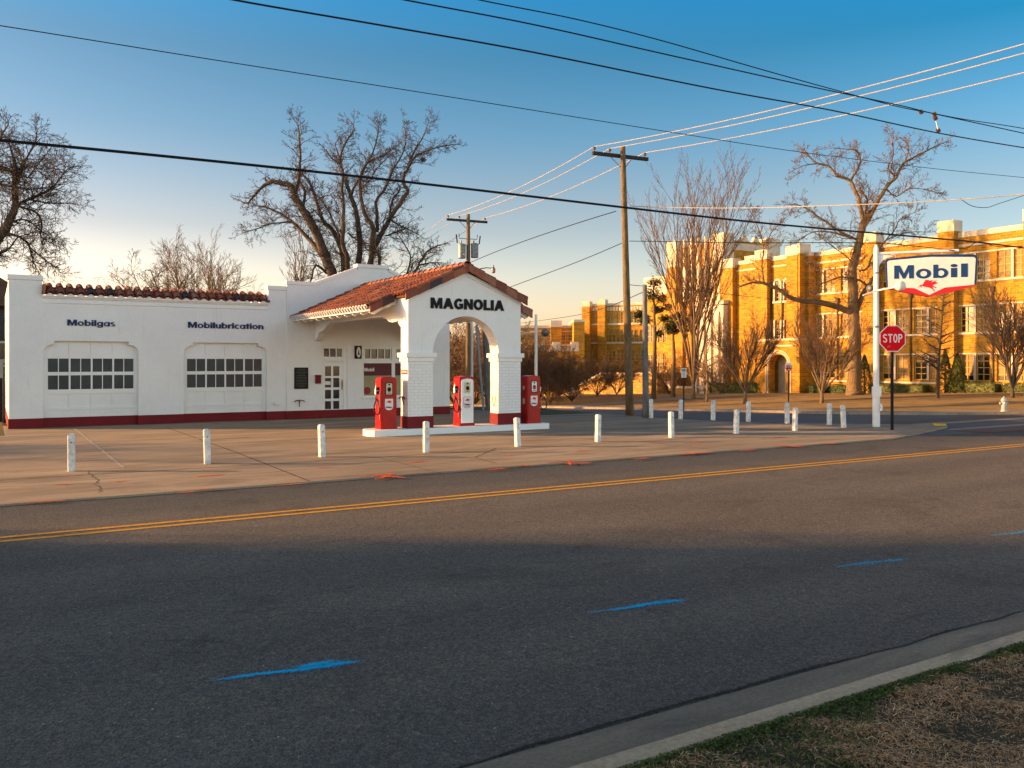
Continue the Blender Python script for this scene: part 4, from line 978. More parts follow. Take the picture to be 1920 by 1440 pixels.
# second lamp pole and the one behind the arch
def lamp_pole(px, d, h, lab, arm):
    b = W3(px, 700, d); b.z = gz(b.x, b.y)
    t = thing('lamp_post', b, lab, 'lamp post')
    mb = MB(); mb.tube([b, b+Vector((0, 0, h))], [.055, .045], 10); mb.build('pole', M['white'], t)
    if arm:
        z = H+(680-622)*d/F
        L_ = b+Vector((0, 0, z-b.z)); rgt = Vector((CF, -SF, 0))
        mb = MB(); mb.tube([L_-rgt*.48+Vector((0, 0, -.06)), L_, L_+rgt*.30+Vector((0, 0, .04))], .018, 6); mb.build('lamp_arm', M['white'], t)
        c = L_+rgt*.30; mb = MB(); mb.tube([c+rgt*.14, c+rgt*.06, c, c-rgt*.04-Vector((.02, .1, .04))], [.03, .045, .10, .13], 12); mb.build('flood_lamp', M['galv'], t, True)
    else:
        mb = MB(); mb.lathe([(.02, .15), (.16, .02), (.17, -.02)], b+Vector((0, 0, h)), 12); mb.build('flood_lamp', M['signwhite'], t)
    return t
lamp_pole(1005, 27.5, 3.45, 'slim white lamp post with a side floodlight behind the right hand pump', True)
lamp_pole(885, 34, 3.6, 'thin sunlit lamp post seen through the arch', False)
# ------------------------------------------------------------------ poles and wires
def utility_pole(base, h, lean, lab, adir, trafo=False, wood='polewood', arm=True, r=.15, zt=None):
    t = thing('utility_pole', base, lab, 'utility pole', 'wooden utility poles')
    base = Vector(base); top = base+Vector((lean[0], lean[1], h))
    P = [base.lerp(top, i/8) for i in range(9)]
    mb = MB(); mb.tube(P, [r-(r*.38)*i/8 for i in range(9)], 12); mb.build('pole', M[wood], t, True)
    if arm:
        a = Vector((adir[0], adir[1], 0)).normalized(); c = base.lerp(top, (h-.32)/h)
        q = Vector((-a.y, a.x, 0)); s = -1.15
        mb = MB(); mb.T = lambda p: c+a*p.x+q*(p.y+.16)+Vector((0, 0, p.z)); mb.box(-1.15, 1.15, -.05, .05, -.06, .06); mb.build('crossarm', mat('dark_crossarm', (.05, .038, .03), .85, .4, 8), t)
        mb = MB(); mb.tube([c+a*-.5+q*.16, base.lerp(top, (h-.85)/h)], .018, 5); mb.tube([c+a*.5+q*.16, base.lerp(top, (h-.85)/h)], .018, 5); mb.build('brace', M['galv'], t)
        ins = []
        for off in (-1.08, -.45, 1.02):
            p = c+a*off+q*.16+Vector((0, 0, .06)); mb = MB(); mb.lathe([(.02, 0), (.02, .06), (.055, .07), (.06, .12), (.035, .16), (.02, .17)], p, 10); mb.build('insulator', mat('brown_insulator', (.09, .05, .03), .3, .2, 9), t)
            ins.append(p+Vector((0, 0, .17)))
        if trafo:
            for sx, z in ((-1, h-2.0), (1, h-1.93)):
                p = base.lerp(top, z/h)+a*.36*sx
                mb = MB(); mb.lathe([(.19, -.35), (.2, -.33), (.2, .32), (.215, .33), (.215, .38), (.12, .42)], p, 16); tf = mb.build('transformer', M['galv'], t, False)
                mb = MB(); mb.lathe([(.03, .4), (.045, .5), (.03, .6)], p+a*-.05, 8); mb.box(p.x-.02, p.x+.02, p.y-.3, p.y+.0, p.z-.2, p.z-.15); mb.build('bushing', M['galv'], tf)
                p2 = base.lerp(top, (h-1.3)/h)
                mb = MB(); mb.tube([p2, p2+a*.5*sx, p2+a*.52*sx+Vector((0, 0, .25))], .018, 6); mb.tube([p2+a*.68*sx+Vector((0, 0, .2)), p2+a*.62*sx+Vector((0, 0, -.25))], .035, 7); mb.build('fuse_cutout', M['black'], t)
        return t, ins
    return t, []
pm = W3(1181, 780, 30.4); pm.z = .0
dirw = Vector((2.1, 16, 0)).normalized(); adir = (dirw.y, -dirw.x, 0)
armd = (CF*.80+SF*.6*.6, -SF*.80+CF*.6*.6)
main, insM = utility_pole((pm.x, pm.y, 0), 9.6, (-.22, .13), 'tall brown utility pole with a crossarm, right of the pumps', armd)
pf = W3(878, 700, 45.2)
far, insF = utility_pole((pf.x, pf.y, gz(pf.x, pf.y)), 9.75-gz(pf.x, pf.y), (0, 0), 'utility pole with two grey transformers rising behind the canopy roof', armd, True)
pg = W3(1211, 785, 29.0)
utility_pole((pg.x, pg.y, 0), 4.55, (-.03, .02), 'short weathered grey wooden pole beside the tall utility pole', armd, False, 'polegrey', False, .12)
near, insN = utility_pole((22.3, 1.6, .1), 9.6, (0, 0), 'utility pole on the near verge beyond the right edge', armd)
pl_ = W3(916, 770, 33.5)
t = thing('leaning_pole', (pl_.x, pl_.y, gz(pl_.x, pl_.y)), 'short grey post leaning behind the arch', 'post')
mb = MB(); b = Vector((pl_.x, pl_.y, gz(pl_.x, pl_.y)-.1)); mb.tube([b, b+Vector((-.12, .05, 3.4))], [.12, .11], 10); mb.build('post', M['polegrey'], t)
mb = MB(); c = b-Vector((.20, -.1, 0)); mb.tube([c+Vector((.05, 0, 0)), c+Vector((-.22, .1, 3.5))], .05, 6); mb.build('guy_guard', mat('pale_blue_guard', (.30, .36, .40), .6, .3, 6), t)
def wire(label, P, r, m='wire', name='cable', group='overhead cables', sag=0):
    P = [Vector(p) for p in P]; Q = []
    if len(P) == 2 or sag:
        a, b = P[0], P[-1]
        Q = [a.lerp(b, i/24)-Vector((0, 0, 4*sag*(i/24)*(1-i/24))) for i in range(25)]
    else:
        n = len(P)
        for i in range(n-1):
            a, b, c, d = P[max(0, i-1)], P[i], P[i+1], P[min(n-1, i+2)]
            for k_ in range(8):
                u = k_/8; Q.append(.5*((2*b)+(-a+c)*u+(2*a-5*b+4*c-d)*u*u+(-a+3*b-3*c+d)*u**3))
        Q.append(P[-1])
    o = P[0]; mb = MB(); mb.tube(Q, r, 6)
    return tag(mb.build(name, M[m], loc=o), label, 'cable', group)
def yw(pts, Y): return [onY(px, py, Y) for px, py in pts]
for i, nm in enumerate(('outermost', 'middle', 'right hand')):
    pass
wn = ['sunlit power line left of the crossarm centre, running to the far pole', 'sunlit power line second from the left end of the crossarms', 'sunlit power line on the right end of the crossarms']
wm = ['pale sunlit line from the left insulator sweeping up to the right edge', 'pale sunlit line from the inner left insulator sweeping up to the right edge', 'lowest pale sunlit line sweeping from the right insulator to the right edge']
for i in range(3):
    wire(wn[i], [insM[i], insF[i]], .013, 'wirelit', sag=.25)
    wire(wm[i], [insM[i], insN[i]], .013, 'wirelit', sag=.45)
    far_end = insF[i]+(insF[i]-insM[i])*1.6; far_end.z = insF[i].z-.6
    wire(('left', 'inner left', 'right')[i]+' power line continuing beyond the far transformer pole', [insF[i], far_end], .013, 'wirelit', sag=.5)
wire('thick black cable crossing the whole picture above the station roof', yw([(-200, 243), (0, 263), (300, 292), (600, 323), (900, 357), (1180, 390), (1440, 419), (1720, 444), (1831, 454), (1920, 465), (2100, 490)], 15.5), .026)
wire('thin cable high over the garage from the left edge', yw([(-200, 20), (0, 48), (400, 112), (820, 178), (1240, 245), (1500, 285), (1750, 316), (1920, 333), (2100, 352)], 17), .009)
wire('upper cable crossing the blue sky, lowest of the top three', yw([(250, -40), (440, 0), (730, 50), (1000, 98), (1330, 165), (1560, 207), (1757, 249), (1920, 277), (2100, 305)], 13), .015)
wire('second of the top three cables', yw([(600, -32), (760, 0), (1000, 46), (1240, 100), (1500, 158), (1680, 196), (1755, 214), (1920, 250), (2100, 290)], 13), .013)
wire('topmost cable at the upper right', yw([(780, -30), (900, 0), (1080, 36), (1240, 76), (1420, 128), (1560, 167), (1680, 199), (1752, 213), (1810, 224), (1920, 241), (2100, 275)], 13.05), .011)
sp_a, sp_b = onY(1752, 214, 13), onY(1760, 248, 13)
t = thing('line_spacer', sp_a, 'pale spacer rod with brown insulators between two upper cables', 'spacer')
mb = MB(); mb.tube([sp_a, sp_b], .014, 6); mb.build('rod', M['signwhite'], t)
for p in (sp_a, sp_a.lerp(sp_b, .22), sp_a.lerp(sp_b, .9), onY(1727, 210, 13)):
    mb = MB(); mb.tube([p-Vector((.03, 0, -.03)), p+Vector((.03, 0, -.03))], [.052, .052], 9); mb.build('insulator', mat('brown_insulator', (.09, .05, .03), .3, .2, 9), t)
ctr = lambda px, py, d: W3(px, py, d)
wire('twisted sunlit cable from the tall pole to the right edge', [W3(1180, 386, 30), W3(1250, 389, 30), W3(1400, 390, 28), W3(1540, 386, 26), W3(1700, 380, 24.5), W3(1830, 372, 23.5), W3(1920, 364, 23), W3(2050, 352, 22)], .014, 'wirelit')
wire('straight black cable from the tall pole across the school front', [W3(1180, 452, 30.4), W3(1400, 455, 28), W3(1640, 456, 26), W3(1790, 470, 24.3)], .013)
wire('looped black cable near the upper right edge', [W3(1800, 372, 24), W3(1822, 386, 24), W3(1850, 389, 24), W3(1875, 381, 24), W3(1940, 360, 24)], .009)
wire('short black cable from the bracket arm up to the thick cable', [W3(1797, 467, 24.3), W3(1815, 464, 24.3), W3(1835, 453, 24.3), W3(1870, 462, 25), W3(1920, 462, 25)], .012)
wire('black cable from the tall pole down behind the canopy roof', [W3(1168, 455, 30.4), W3(1080, 492, 32), W3(960, 537, 35), W3(900, 560, 37)], .013)
wire('twisted cable between the tall pole and the transformer pole', [W3(1155, 396, 30.6), W3(1090, 416, 33), W3(1000, 446, 38), W3(930, 472, 43), W3(882, 492, 45)], .016)
wire('low cable passing in front of the left school wing', [W3(1205, 548, 30), W3(1140, 575, 36), W3(1075, 592, 45), W3(975, 606, 60)], .013)
wire('thin cable low across the school front', [W3(1180, 534, 30.4), W3(1330, 548, 38), W3(1480, 562, 45), W3(1700, 568, 48), W3(1930, 562, 48)], .012)
# cobra lamp on the far pole
lp0 = Vector((pf.x, pf.y, 6.4)); e = W3(925, 505, 45)
t = thing('street_lamp', lp0, 'small street lamp on a curved arm poking past the canopy roof', 'street lamp')
mb = MB(); mb.tube([W3(880, 512, 45.2), W3(900, 504, 45.1), W3(912, 502, 45.1), W3(926, 503, 45)], .03, 6); mb.build('arm', M['galv'], t)
mb = MB(); mb.lathe([(.04, .22), (.05, .1), (.1, .05), (.12, -.05)], e, 10); mb.build('housing', M['galv'], t)
mb = MB(); mb.lathe([(.1, -.06), (.115, -.14), (.07, -.2)], e, 10); mb.build('lens', mat('amber_lens', (.35, .2, .08), .3, .1, 5), t)
# ------------------------------------------------------------------ hydrant and small signs
hp_ = Vector((32.4, 17.75, 0)); hp_.z = gz(hp_.x, hp_.y)+.08
t = thing('fire_hydrant', hp_, 'silver fire hydrant on the far pavement', 'hydrant')
mb = MB(); mb.lathe([(.17, 0), (.17, .05), (.12, .06), (.115, .12), (.13, .14), (.115, .16), (.115, .48), (.15, .50), (.15, .54), (.13, .56), (.11, .63), (.07, .68), (.03, .69), (.03, .73), (.02, .74)], hp_, 16); mb.build('barrel', mat('silver_paint', (.42, .42, .42), .4, .2, 8, metal=.3), t, False)
rgt = Vector((CF, -SF, 0)); mb = MB(); c = hp_+Vector((0, 0, .40)); mb.tube([c-rgt*.2, c-rgt*.16, c-rgt*.155, c+rgt*.155, c+rgt*.16, c+rgt*.2], [.06, .06, .045, .045, .06, .06], 10); fwd = Vector((SF, CF, 0)); mb.tube([c, c-fwd*.19], .07, 12); mb.build('outlet', mat('silver_paint', (.42, .42, .42), .4, .2, 8, metal=.3), t)
def small_sign(px, py0, py1, d, lab, w, kind):
    b = W3(px, 0, d); b.z = gz(b.x, b.y)+.05; zt = H+(680-py0)*d/F; zb = H+(680-py1)*d/F
    t = thing('parking_sign', b, lab, 'sign', 'small parking signs')
    f = Fr((b.x, b.y), (CF, -SF), (-SF, -CF)); mb = MB(); f.box(mb, -.025, .025, -.02, .02, b.z, zt-.02); mb.build('post', M['black'], t)
    mb = MB(); f.box(mb, -w/2, w/2, .02, .026, zb, zt); p = mb.build('plate', M['signwhite'], t)
    if kind == 'np':
        zc_ = zt-.26; m = lambda a, b_, c: f(a, b_, c)
        mb = MB(); letters(mb, 'P', m, -.07, zc_-.10, .13, .2, .026, .030); mb.build('lettering', M['black'], p)
        mb = MB()
        for i in range(20):
            a0, a1 = i*pi/10, (i+1)*pi/10
            mb.quad(m(.16*cos(a0), zc_+.16*sin(a0), .033), m(.16*cos(a1), zc_+.16*sin(a1), .033), m(.125*cos(a1), zc_+.125*sin(a1), .033), m(.125*cos(a0), zc_+.125*sin(a0), .033))
        mb.prism([(-.11, zc_+.09), (-.09, zc_+.11), (.11, zc_-.09), (.09, zc_-.11)], m, .035, .03)
        mb.build('prohibition_ring', M['signred'], p)
        mb = MB(); f.box(mb, -.13, .13, .026, .029, zb+.05, zb+.12); mb.build('red_bar', M['signred'], p)
    else:
        mb = MB(); f.box(mb, -w/2+.03, w/2-.03, .026, .029, zt-.14, zt-.04)
        for i in range(4): f.box(mb, -w/2+.05, w/2-.05, .026, .029, zb+.06+i*.075, zb+.09+i*.075)
        mb.build('faded_print', mat('faded_green', (.18, .26, .24), .6, .3, 9), p)
[o for o in COL.objects if o.name == 'fire_hydrant'][0].scale = (.78, .78, .78)
small_sign(1478.5, 680, 694, 42, 'small no parking sign on a dark post in front of the arched entrance', .30, 'np')
small_sign(1282, 690, 708, 41, 'small white parking notice on a dark post near the multi stemmed tree', .24, 'x')
# ------------------------------------------------------------------ the school
SC = thing('school_building', (56, 40, 0), 'long yellow brick school with pale stone caps and piers, lit by the low sun', 'building')
XS = 56.0
FX = Fr((XS, 0), (0, -1), (-1, 0))         # u = -Y
ZT = 10.35; PB = -3.5
bays = [(40.9, 46.0), (34.9, 39.65), (29.15, 33.7), (23.4, 28.0), (17.7, 22.3)]     # (Ylow, Yhigh)
rows = [(.68, 2.46), (3.95, 5.70), (7.40, 9.20)]
wallmb = MB(); holes = []; wins = []
rs = random.Random(5)
for (y0, y1) in bays:
    u0 = -y1; w = (y1-y0)
    offs = [(.02, .225), (.26, .46), (.56, .765), (.80, .98)]
    for r_i, (z0, z1) in enumerate(rows):
        for a, b in offs: holes.append((u0+a*w, u0+b*w, z0, z1)); wins.append((u0+a*w, u0+b*w, z0, z1, r_i))
wall(FX, wallmb, -46.5, -10, PB, ZT, holes, .22)
wallmb.box(56.3, 75, 10, 46.5, PB, 9.9)
wallmb.quad((56, 10, PB), (75, 10, PB), (75, 10, ZT), (56, 10, ZT))
wallmb.build('wing_wall', M['schoolbrick'], SC)
for (a, b, z0, z1, ri) in wins:
    if b > -20: continue
    window(FX, SC, a, b, z0, z1, 2, 4, -.10, .06, .05, M['frame'], M['schoolpane'], blind=rs.choice([0, .3, .55, .75, .8, 1, 1]) )
mb = MB()
FX.box(mb, -46.4, -10, -.05, .05, .42, .54)
for (y0, y1) in bays:
    for z in (3.80, 7.25): FX.box(mb, -y1+.0, -y0-.05, -.05, .10, z, z+.13)
    for z1 in (2.46, 5.70, 9.20): FX.box(mb, -y1+.0, -y0-.05, -.02, .03, z1+.002, z1+.09)
    for (z0, z1) in rows:
        w = y1-y0; FX.box(mb, -y1+.226*w, -y1+.259*w, -.1, .02, z0, z1); FX.box(mb, -y1+.766*w, -y1+.799*w, -.1, .02, z0, z1)
FX.box(mb, -46.0, -10, -.3, .06, ZT, ZT+.36); FX.box(mb, -46.0, -10, -.05, .035, ZT-.62, ZT-.48)
mb.build('stone_band', M['stone'], SC)
for (y0, y1) in bays[:4]:
    c = -y1+.51*(y1-y0); mb = MB(); FX.box(mb, c-.05, c+.05, 0, .09, .54, 6.55); FX.box(mb, c-.13, c+.13, 0, .14, 6.56, 6.9)
    o = mb.build('downspout', M['spout'], SC)
def pier(fr, a, b, n0, n1, ztop, capz, m='schoolbrick'):
    mb = MB(); fr.box(mb, a, b, n0, n1, PB, ztop-capz); p = mb.build('pier', M[m], SC)
    mb = MB(); fr.box(mb, a-.03, b+.03, n0, n1+.03, ztop-capz, ztop); mb.build('pier_cap', M['stone'], p)
for y in (40.25, 34.3, 28.6, 22.9, 17.0): pier(FX, -y-.58, -y+.58, -.4, .55, 11.55, .75)
# entrance tower, slightly in front
XT = 55.3; FT2 = Fr((XT, 0), (0, -1), (-1, 0))
def U(px, fr=None): return (fr or FT2).uz(px, 600)[0]
mb = MB(); ua, ub = U(1357), U(1519)
A1 = (U(1453.5), U(1463)); A2 = (U(1471), U(1480.5)); 
eh = [(A1[0], A1[1], 6.95, 8.35), (A2[0], A2[1], 6.95, 8.35), (A1[0], A1[1], 3.7, 5.4), (A2[0], A2[1], 3.7, 5.4)]
wall(FT2, mb, ua, ub, PB, ZT, eh, .2)
mb.quad(FT2(ub, PB), FT2(ub, PB, -1), FT2(ub, ZT, -1), FT2(ub, ZT)); mb.quad(FT2(ua, PB), FT2(ua, PB, -2), FT2(ua, ZT, -2), FT2(ua, ZT))
mb.box(XT+.3, 72, -ub+.1, -ua-.1, PB, 10)
for a, b in (A1, A2):       # arched heads: blank brick corners replaced by a stone ring
    pass
mb.build('entrance_wall', M['schoolbrick'], SC)
for (a, b, z0, z1) in eh:
    window(FT2, SC, a, b, z0, z1, 2, 4, -.10, .06, .04, M['frame'], M['schoolpane'], blind=rs.choice([0, .4]))
mb = MB()
for a, b in (A1, A2):
    c, r_ = (a+b)/2, (b-a)/2
    ring = [(c+(r_+.16)*cos(t), 8.35+(r_+.2)*sin(t)) for t in [radians(q) for q in range(0, 181, 15)]]; inn = [(c+r_*cos(t), 8.35+(r_+.05)*sin(t)) for t in [radians(q) for q in range(0, 181, 15)]]
    for i in range(12): mb.prism([ring[i], ring[i+1], inn[i+1], inn[i]], lambda u, v, d: FT2(u, v, d), .07, -.02)
    FT2.box(mb, a-.16, a, -.02, .07, 6.95, 8.35); FT2.box(mb, b, b+.16, -.02, .07, 6.95, 8.35); FT2.box(mb, a-.2, b+.2, -.02, .12, 6.8, 6.94); FT2.box(mb, a-.1, b+.1, -.02, .1, 3.55, 3.69)
    FT2.box(mb, a-.14, a, -.02, .05, 3.7, 5.4); FT2.box(mb, b, b+.14, -.02, .05, 3.7, 5.4)
FT2.box(mb, ua, ub+.03, -.4, .06, ZT, ZT+.33); FT2.box(mb, ua, ub, -.05, .03, ZT-.55, ZT-.43)
mb.build('stone_trim', M['stone'], SC)
mb = MB()
for a, b in (A1, A2):
    c, r_ = (a+b)/2, (b-a)/2; mb.prism([(c+r_*cos(t), 8.36+(r_+.05)*sin(t)) for t in [radians(q) for q in range(0, 181, 15)]], lambda u, v, d: FT2(u, v, d), .01, .0)
mb.build('arched_light', M['schoolpane'], SC)
for px in (1447.5, 1467.5):
    c = U(px); mb = MB(); FT2.box(mb, c-.06, c+.06, .0, .12, 3.4, 8.6); mb.build('downspout', M['spout'], SC)
for a, b, zt in ((1357, 1381, 10.95), (1424, 1446, 11.3), (1482, 1503, 11.3), (1508.5, 1511.5, 11.35)):
    pier(FT2, U(a), U(b) if a != 1508.5 else U(1511.5), -.5, .5 if a != 1508.5 else .75, zt, .8)
# porch
XPc = 54.1; FPh = Fr((XPc, 0), (0, -1), (-1, 0)); pa, pb_ = U(1420, FPh), U(1499, FPh); ac = (U(1442, FPh)+U(1477, FPh))/2; ar = (U(1477, FPh)-U(1442, FPh))/2
gB = gz(54, 46)
mb = MB(); sp_ = 1.62; n = 16
xs_ = [pa, ac-ar]+[ac-ar*cos(pi*i/n) for i in range(1, n)]+[ac+ar, pb_]
for a, b in zip(xs_[:-1], xs_[1:]):
    m_ = (a+b)/2; lo = (lambda x: sp_+sqrt(max(0, ar*ar-(x-ac)**2))) if abs(m_-ac) < ar else (lambda x: PB)
    P = [(a, lo(a)), (b, lo(b)), (b, 3.66), (a, 3.66)]; mb.prism(P, lambda u, v, d: FPh(u, v, d), 0, -.7)
mb.quad(FPh(pb_, PB, -.7), FPh(pb_, PB, -1.3), FPh(pb_, 3.66, -1.3), FPh(pb_, 3.66, -.7))
pw = mb.build('porch', M['schoolbrick'], SC)
mb = MB(); FPh.box(mb, pa-.04, pb_+.04, -.8, .05, 3.66, 3.84); FPh.box(mb, ac-ar-.5, ac+ar+.5, -.3, .03, 3.2, 3.32)
for q, off in ((0, .10), (1, .26)):
    ring = [(ac+(ar+off+.08)*cos(t), sp_+(ar+off+.08)*sin(t)) for t in [radians(z) for z in range(0, 181, 12)]]; inn = [(ac+(ar+off)*cos(t), sp_+(ar+off)*sin(t)) for t in [radians(z) for z in range(0, 181, 12)]]
    for i in range(15): mb.prism([ring[i], ring[i+1], inn[i+1], inn[i]], lambda u, v, d: FPh(u, v, d), .04, -.02)
    for s2 in (-1, 1):
        x = ac+s2*(ar+off+.04); FPh.box(mb, x-.04, x+.04, -.02, .05, -.8, sp_)
mb.build('porch_trim', M['stone'], pw)
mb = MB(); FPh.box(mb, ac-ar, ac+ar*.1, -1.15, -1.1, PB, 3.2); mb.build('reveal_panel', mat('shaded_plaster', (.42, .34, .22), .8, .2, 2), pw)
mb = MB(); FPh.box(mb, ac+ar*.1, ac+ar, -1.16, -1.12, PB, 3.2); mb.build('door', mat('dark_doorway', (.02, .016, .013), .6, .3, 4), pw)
# central block (taller, stone trimmed)
XC = 58.0; FC = Fr((XC, 0), (0, -1), (-1, 0)); ca, cb = -64.2, -56.8
mb = MB(); mb.box(XC, 64.7, 56.8, 64.2, PB, 13.2); mb.box(57, 75, 46, 56.8, PB, 9.6); mb.build('tower', M['schoolbrick'], SC)
mb = MB()
FC.box(mb, ca, cb, -.4, .03, 13.2, 13.45)
mb.box(XC+.4, 64.7, 56.77, 57.0, 12.35, 13.0)
for i in range(4): x = XC+1.6+i*1.5; mb.prism([(x, 13.2), (x+.25, 13.75), (x+.5, 13.75), (x+.9, 13.3), (x+1.0, 13.2)], lambda u, v, d: (u, 56.75+d, v), 0, .3)
mb.box(63.2, 64.75, 56.72, 58, 12.2, 13.75)
for k_ in range(5):
    u = ca+1.75+k_*.95; FC.box(mb, u-.16, u+.16, 0, .3, 7.2, 11.4+.25*(k_ % 2))
    FC.box(mb, u-.10, u+.10, 0, .35, 11.5, 13.9)
mb.build('tower_stone', M['stone'], SC)
for a, b in ((ca-.3, ca+1.05), (cb-1.3, cb+.02)):
    mb = MB(); FC.box(mb, a, b, -.6, .7, PB, 11.3); p = mb.build('tower_pier', M['schoolbrick'], SC)
    mb = MB(); FC.box(mb, a-.02, b+.02, -.6, .74, 11.3, 13.85); mb.build('tower_pier_cap', M['stone'], p)
for k_ in range(4):
    u = ca+2.0+k_*.95
    window(FC, SC, u+.0, u+.5, 8.0, 11.0, 1, 4, .08, .05, .04, M['frame'], M['schoolpane'])
mb = MB()
for k_ in range(4):
    u = ca+1.5+k_*1.5; FC.box(mb, u, u+1.0, 0, 1.2, PB, 7.2); mb.prism([(u-.1, 7.2), (u+1.1, 7.2), (u+.5, 7.85)], lambda a, b, c: FC(a, b, c), 1.25, 0)
mb.build('bay', M['schoolbrick'], SC)
# right hand step of the tower (dark parapet blocks) and white portal
mb = MB()
for px, zt, w in ((1395, 11.2, 1.4),): 
    u = U(px); FT2.box(mb, u-.9, u+.9, -2, -1, 9.9, zt)
FT2.box(mb, U(1344), U(1357), -.8, .0, 6.6, 10.6)
FPt = Fr((54.2, 0), (0, -1), (-1, 0)); a, b = U(1302, FPt), U(1356, FPt)
for i in range(4):
    w_ = (b-a)/4; x0 = a+i*w_
    FPt.box(mb, x0, x0+.28, -1.5, 0, PB, 6.9); FPt.box(mb, x0+w_-.28, x0+w_, -1.5, 0, PB, 6.9)
    ring = [(x0+w_/2+(w_/2-.28)*cos(t), 5.6+.8*sin(t)) for t in [radians(z) for z in range(0, 181, 20)]]
    for p, q in zip(ring[:-1], ring[1:]): mb.prism([(p[0], 7.0), (p[0], p[1]), (q[0], q[1]), (q[0], 7.0)], lambda u, v, d: FPt(u, v, d), -.3, 0)
FPt.box(mb, a-.1, b+.1, -1.5, .08, 7.0, 7.35)
mb.build('portal', M['stone'], SC)
# pale stone block left of the tower and the angled far wing
mb = MB(); FB = Fr((58.5, 0), (0, -1), (-1, 0)); a, b = U(1209, FB), U(1260, FB)
FB.box(mb, a, b, -8, 0, PB, 8.9); mb.build('link_block', M['schoolbrick'], SC)
mb = MB(); FB.box(mb, a-.05, b+.05, -8, .06, 8.9, 10.0); FB.box(mb, a-.05, b+.05, -8, .1, 10.25, 10.75)
nb = 16
for i in range(nb): x = a+(b-a)*(i+.5)/nb; FB.box(mb, x-.12, x+.12, -.3, .03, 10.0, 10.25)
mb.build('link_balustrade', M['stone'], SC)
for i in range(4):
    x = a+.5+i*(b-a-1)/4
    for z0, z1 in ((1.0, 2.8), (4.0, 5.8)): window(FB, SC, x, x+1.1, z0, z1, 2, 3, .08, .06, .05, M['frame'], M['schoolpane'], blind=rs.choice([0, .5]))
pR = Vector((79.7, 95.0, 0)); pL = Vector((75.0, 101.9, 0)); ud = (pR-pL).normalized(); FLW = Fr((pL.x, pL.y), (ud.x, ud.y), (ud.y, -ud.x))
ul = FLW.uz(1094.6, 600)[0]; ur = FLW.uz(1215, 600)[0]
V = lambda px, py: FLW.uz(px, py)
zt = 10.2; mb = MB(); lh = []
z3 = (V(1170, 605.5)[1], V(1170, 585)[1]); z2 = (V(1170, 641)[1], V(1170, 619)[1]); z1_ = (V(1170, 676)[1], V(1170, 656)[1])
for p0, p1 in ((1110.5, 1114), (1115, 1118.5), (1119.5, 1123), (1140, 1145), (1147.5, 1153), (1156, 1161), (1164, 1168.5), (1182, 1188), (1190, 1197), (1200, 1205)):
    for zz in (z3, z2, z1_): lh.append((V(p0, 600)[0], V(p1, 600)[0], zz[0], zz[1]))
wall(FLW, mb, ul, ur, -6, zt, lh, .25); FLW.box(mb, ul, ur, -10, -.4, -6, zt-.3)
mb.quad(FLW(ul, -6), FLW(ul, -6, -10), FLW(ul, zt, -10), FLW(ul, zt))
mb.build('far_wing_wall', M['schoolbrick'], SC)
for h in lh: window(FLW, SC, h[0], h[1], h[2], h[3], 2, 3, -.12, .07, .06, M['frame'], M['schoolpane'], blind=rs.choice([0, 0, .4, .6]))
mb = MB(); FLW.box(mb, ul, ur, -.3, .05, zt, zt+.35)
n = 22
for i in range(n): x = ul+(ur-ul)*(i+.5)/n; FLW.box(mb, x-.16, x+.16, 0, .06, zt-.75, zt-.2)
for zz in (z3, z2): FLW.box(mb, ul+1, ur, 0, .12, zz[0]-.25, zz[0]-.03)
mb.build('far_wing_stone', M['stone'], SC)
for a, b, z in ((1094.6, 1109, 10.9), (1124, 1138, 11.1)): pier(FLW, V(a, 0)[0], V(b, 0)[0], -.4, .9, z, .8)
# low link building and terrace wall left of the wing
dL = 112
def cb_(px0, px1, py0, d, depth, m, name, zb=-6, parent=None):
    a, b = W3(px0, py0, d), W3(px1, py0, d); f = Fr((a.x, a.y), (b.x-a.x, b.y-a.y), ((b.y-a.y), -(b.x-a.x))); w = (b-a).length; w = sqrt((b.x-a.x)**2+(b.y-a.y)**2)
    mb = MB(); f.box(mb, 0, w, -depth, 0, zb, a.z); return f, w, a.z, mb.build(name, m, parent or SC)
f, w, zt2, o = cb_(955, 1077, 615, 118, 12, M['schoolbrick'], 'low_wing')
mb = MB(); f.box(mb, 0, w, -.5, .08, zt2, zt2+.35); f.box(mb, 0, w, 0, .05, zt2-.55, zt2-.40); mb.build('low_wing_stone', M['stone'], SC)
for i in range(9):
    x = .4+i*(w-.5)/9; window(f, SC, x, x+.78*(w/9), H+(680-639)*118/F, H+(680-627)*118/F, 3, 2, .1, .08, .05, M['frame'], M['schoolpane'])
pier(f, w-3.3, w-1.8, 0, .8, zt2+1.0, .9)
f, w, z_, o = cb_(1076, 1096, 604, 114, 10, M['schoolbrick'], 'corner_block')
mb = MB(); f.box(mb, -.05, w+.05, -10, .08, z_, z_+.35); mb.build('corner_block_cap', M['stone'], SC)
f, w, z_, o = cb_(968, 1086, 659, 100, 1.0, M['schoolbrick'], 'terrace_wall')
mb = MB(); zt3 = H+(680-646)*100/F; f.box(mb, 0, w, -.8, .05, z_, z_+.15); f.box(mb, 0, w, -.8, .08, zt3-.15, zt3+.03)
for i in range(40): x = w*(i+.5)/40; f.box(mb, x-.05, x+.05, -.5, -.3, z_+.15, zt3-.15)
for x in (0, .33*w, .58*w, .87*w): f.box(mb, x, x+.9, -.85, .12, z_, zt3+.3)
mb.build('terrace_balustrade', M['stone'], SC)
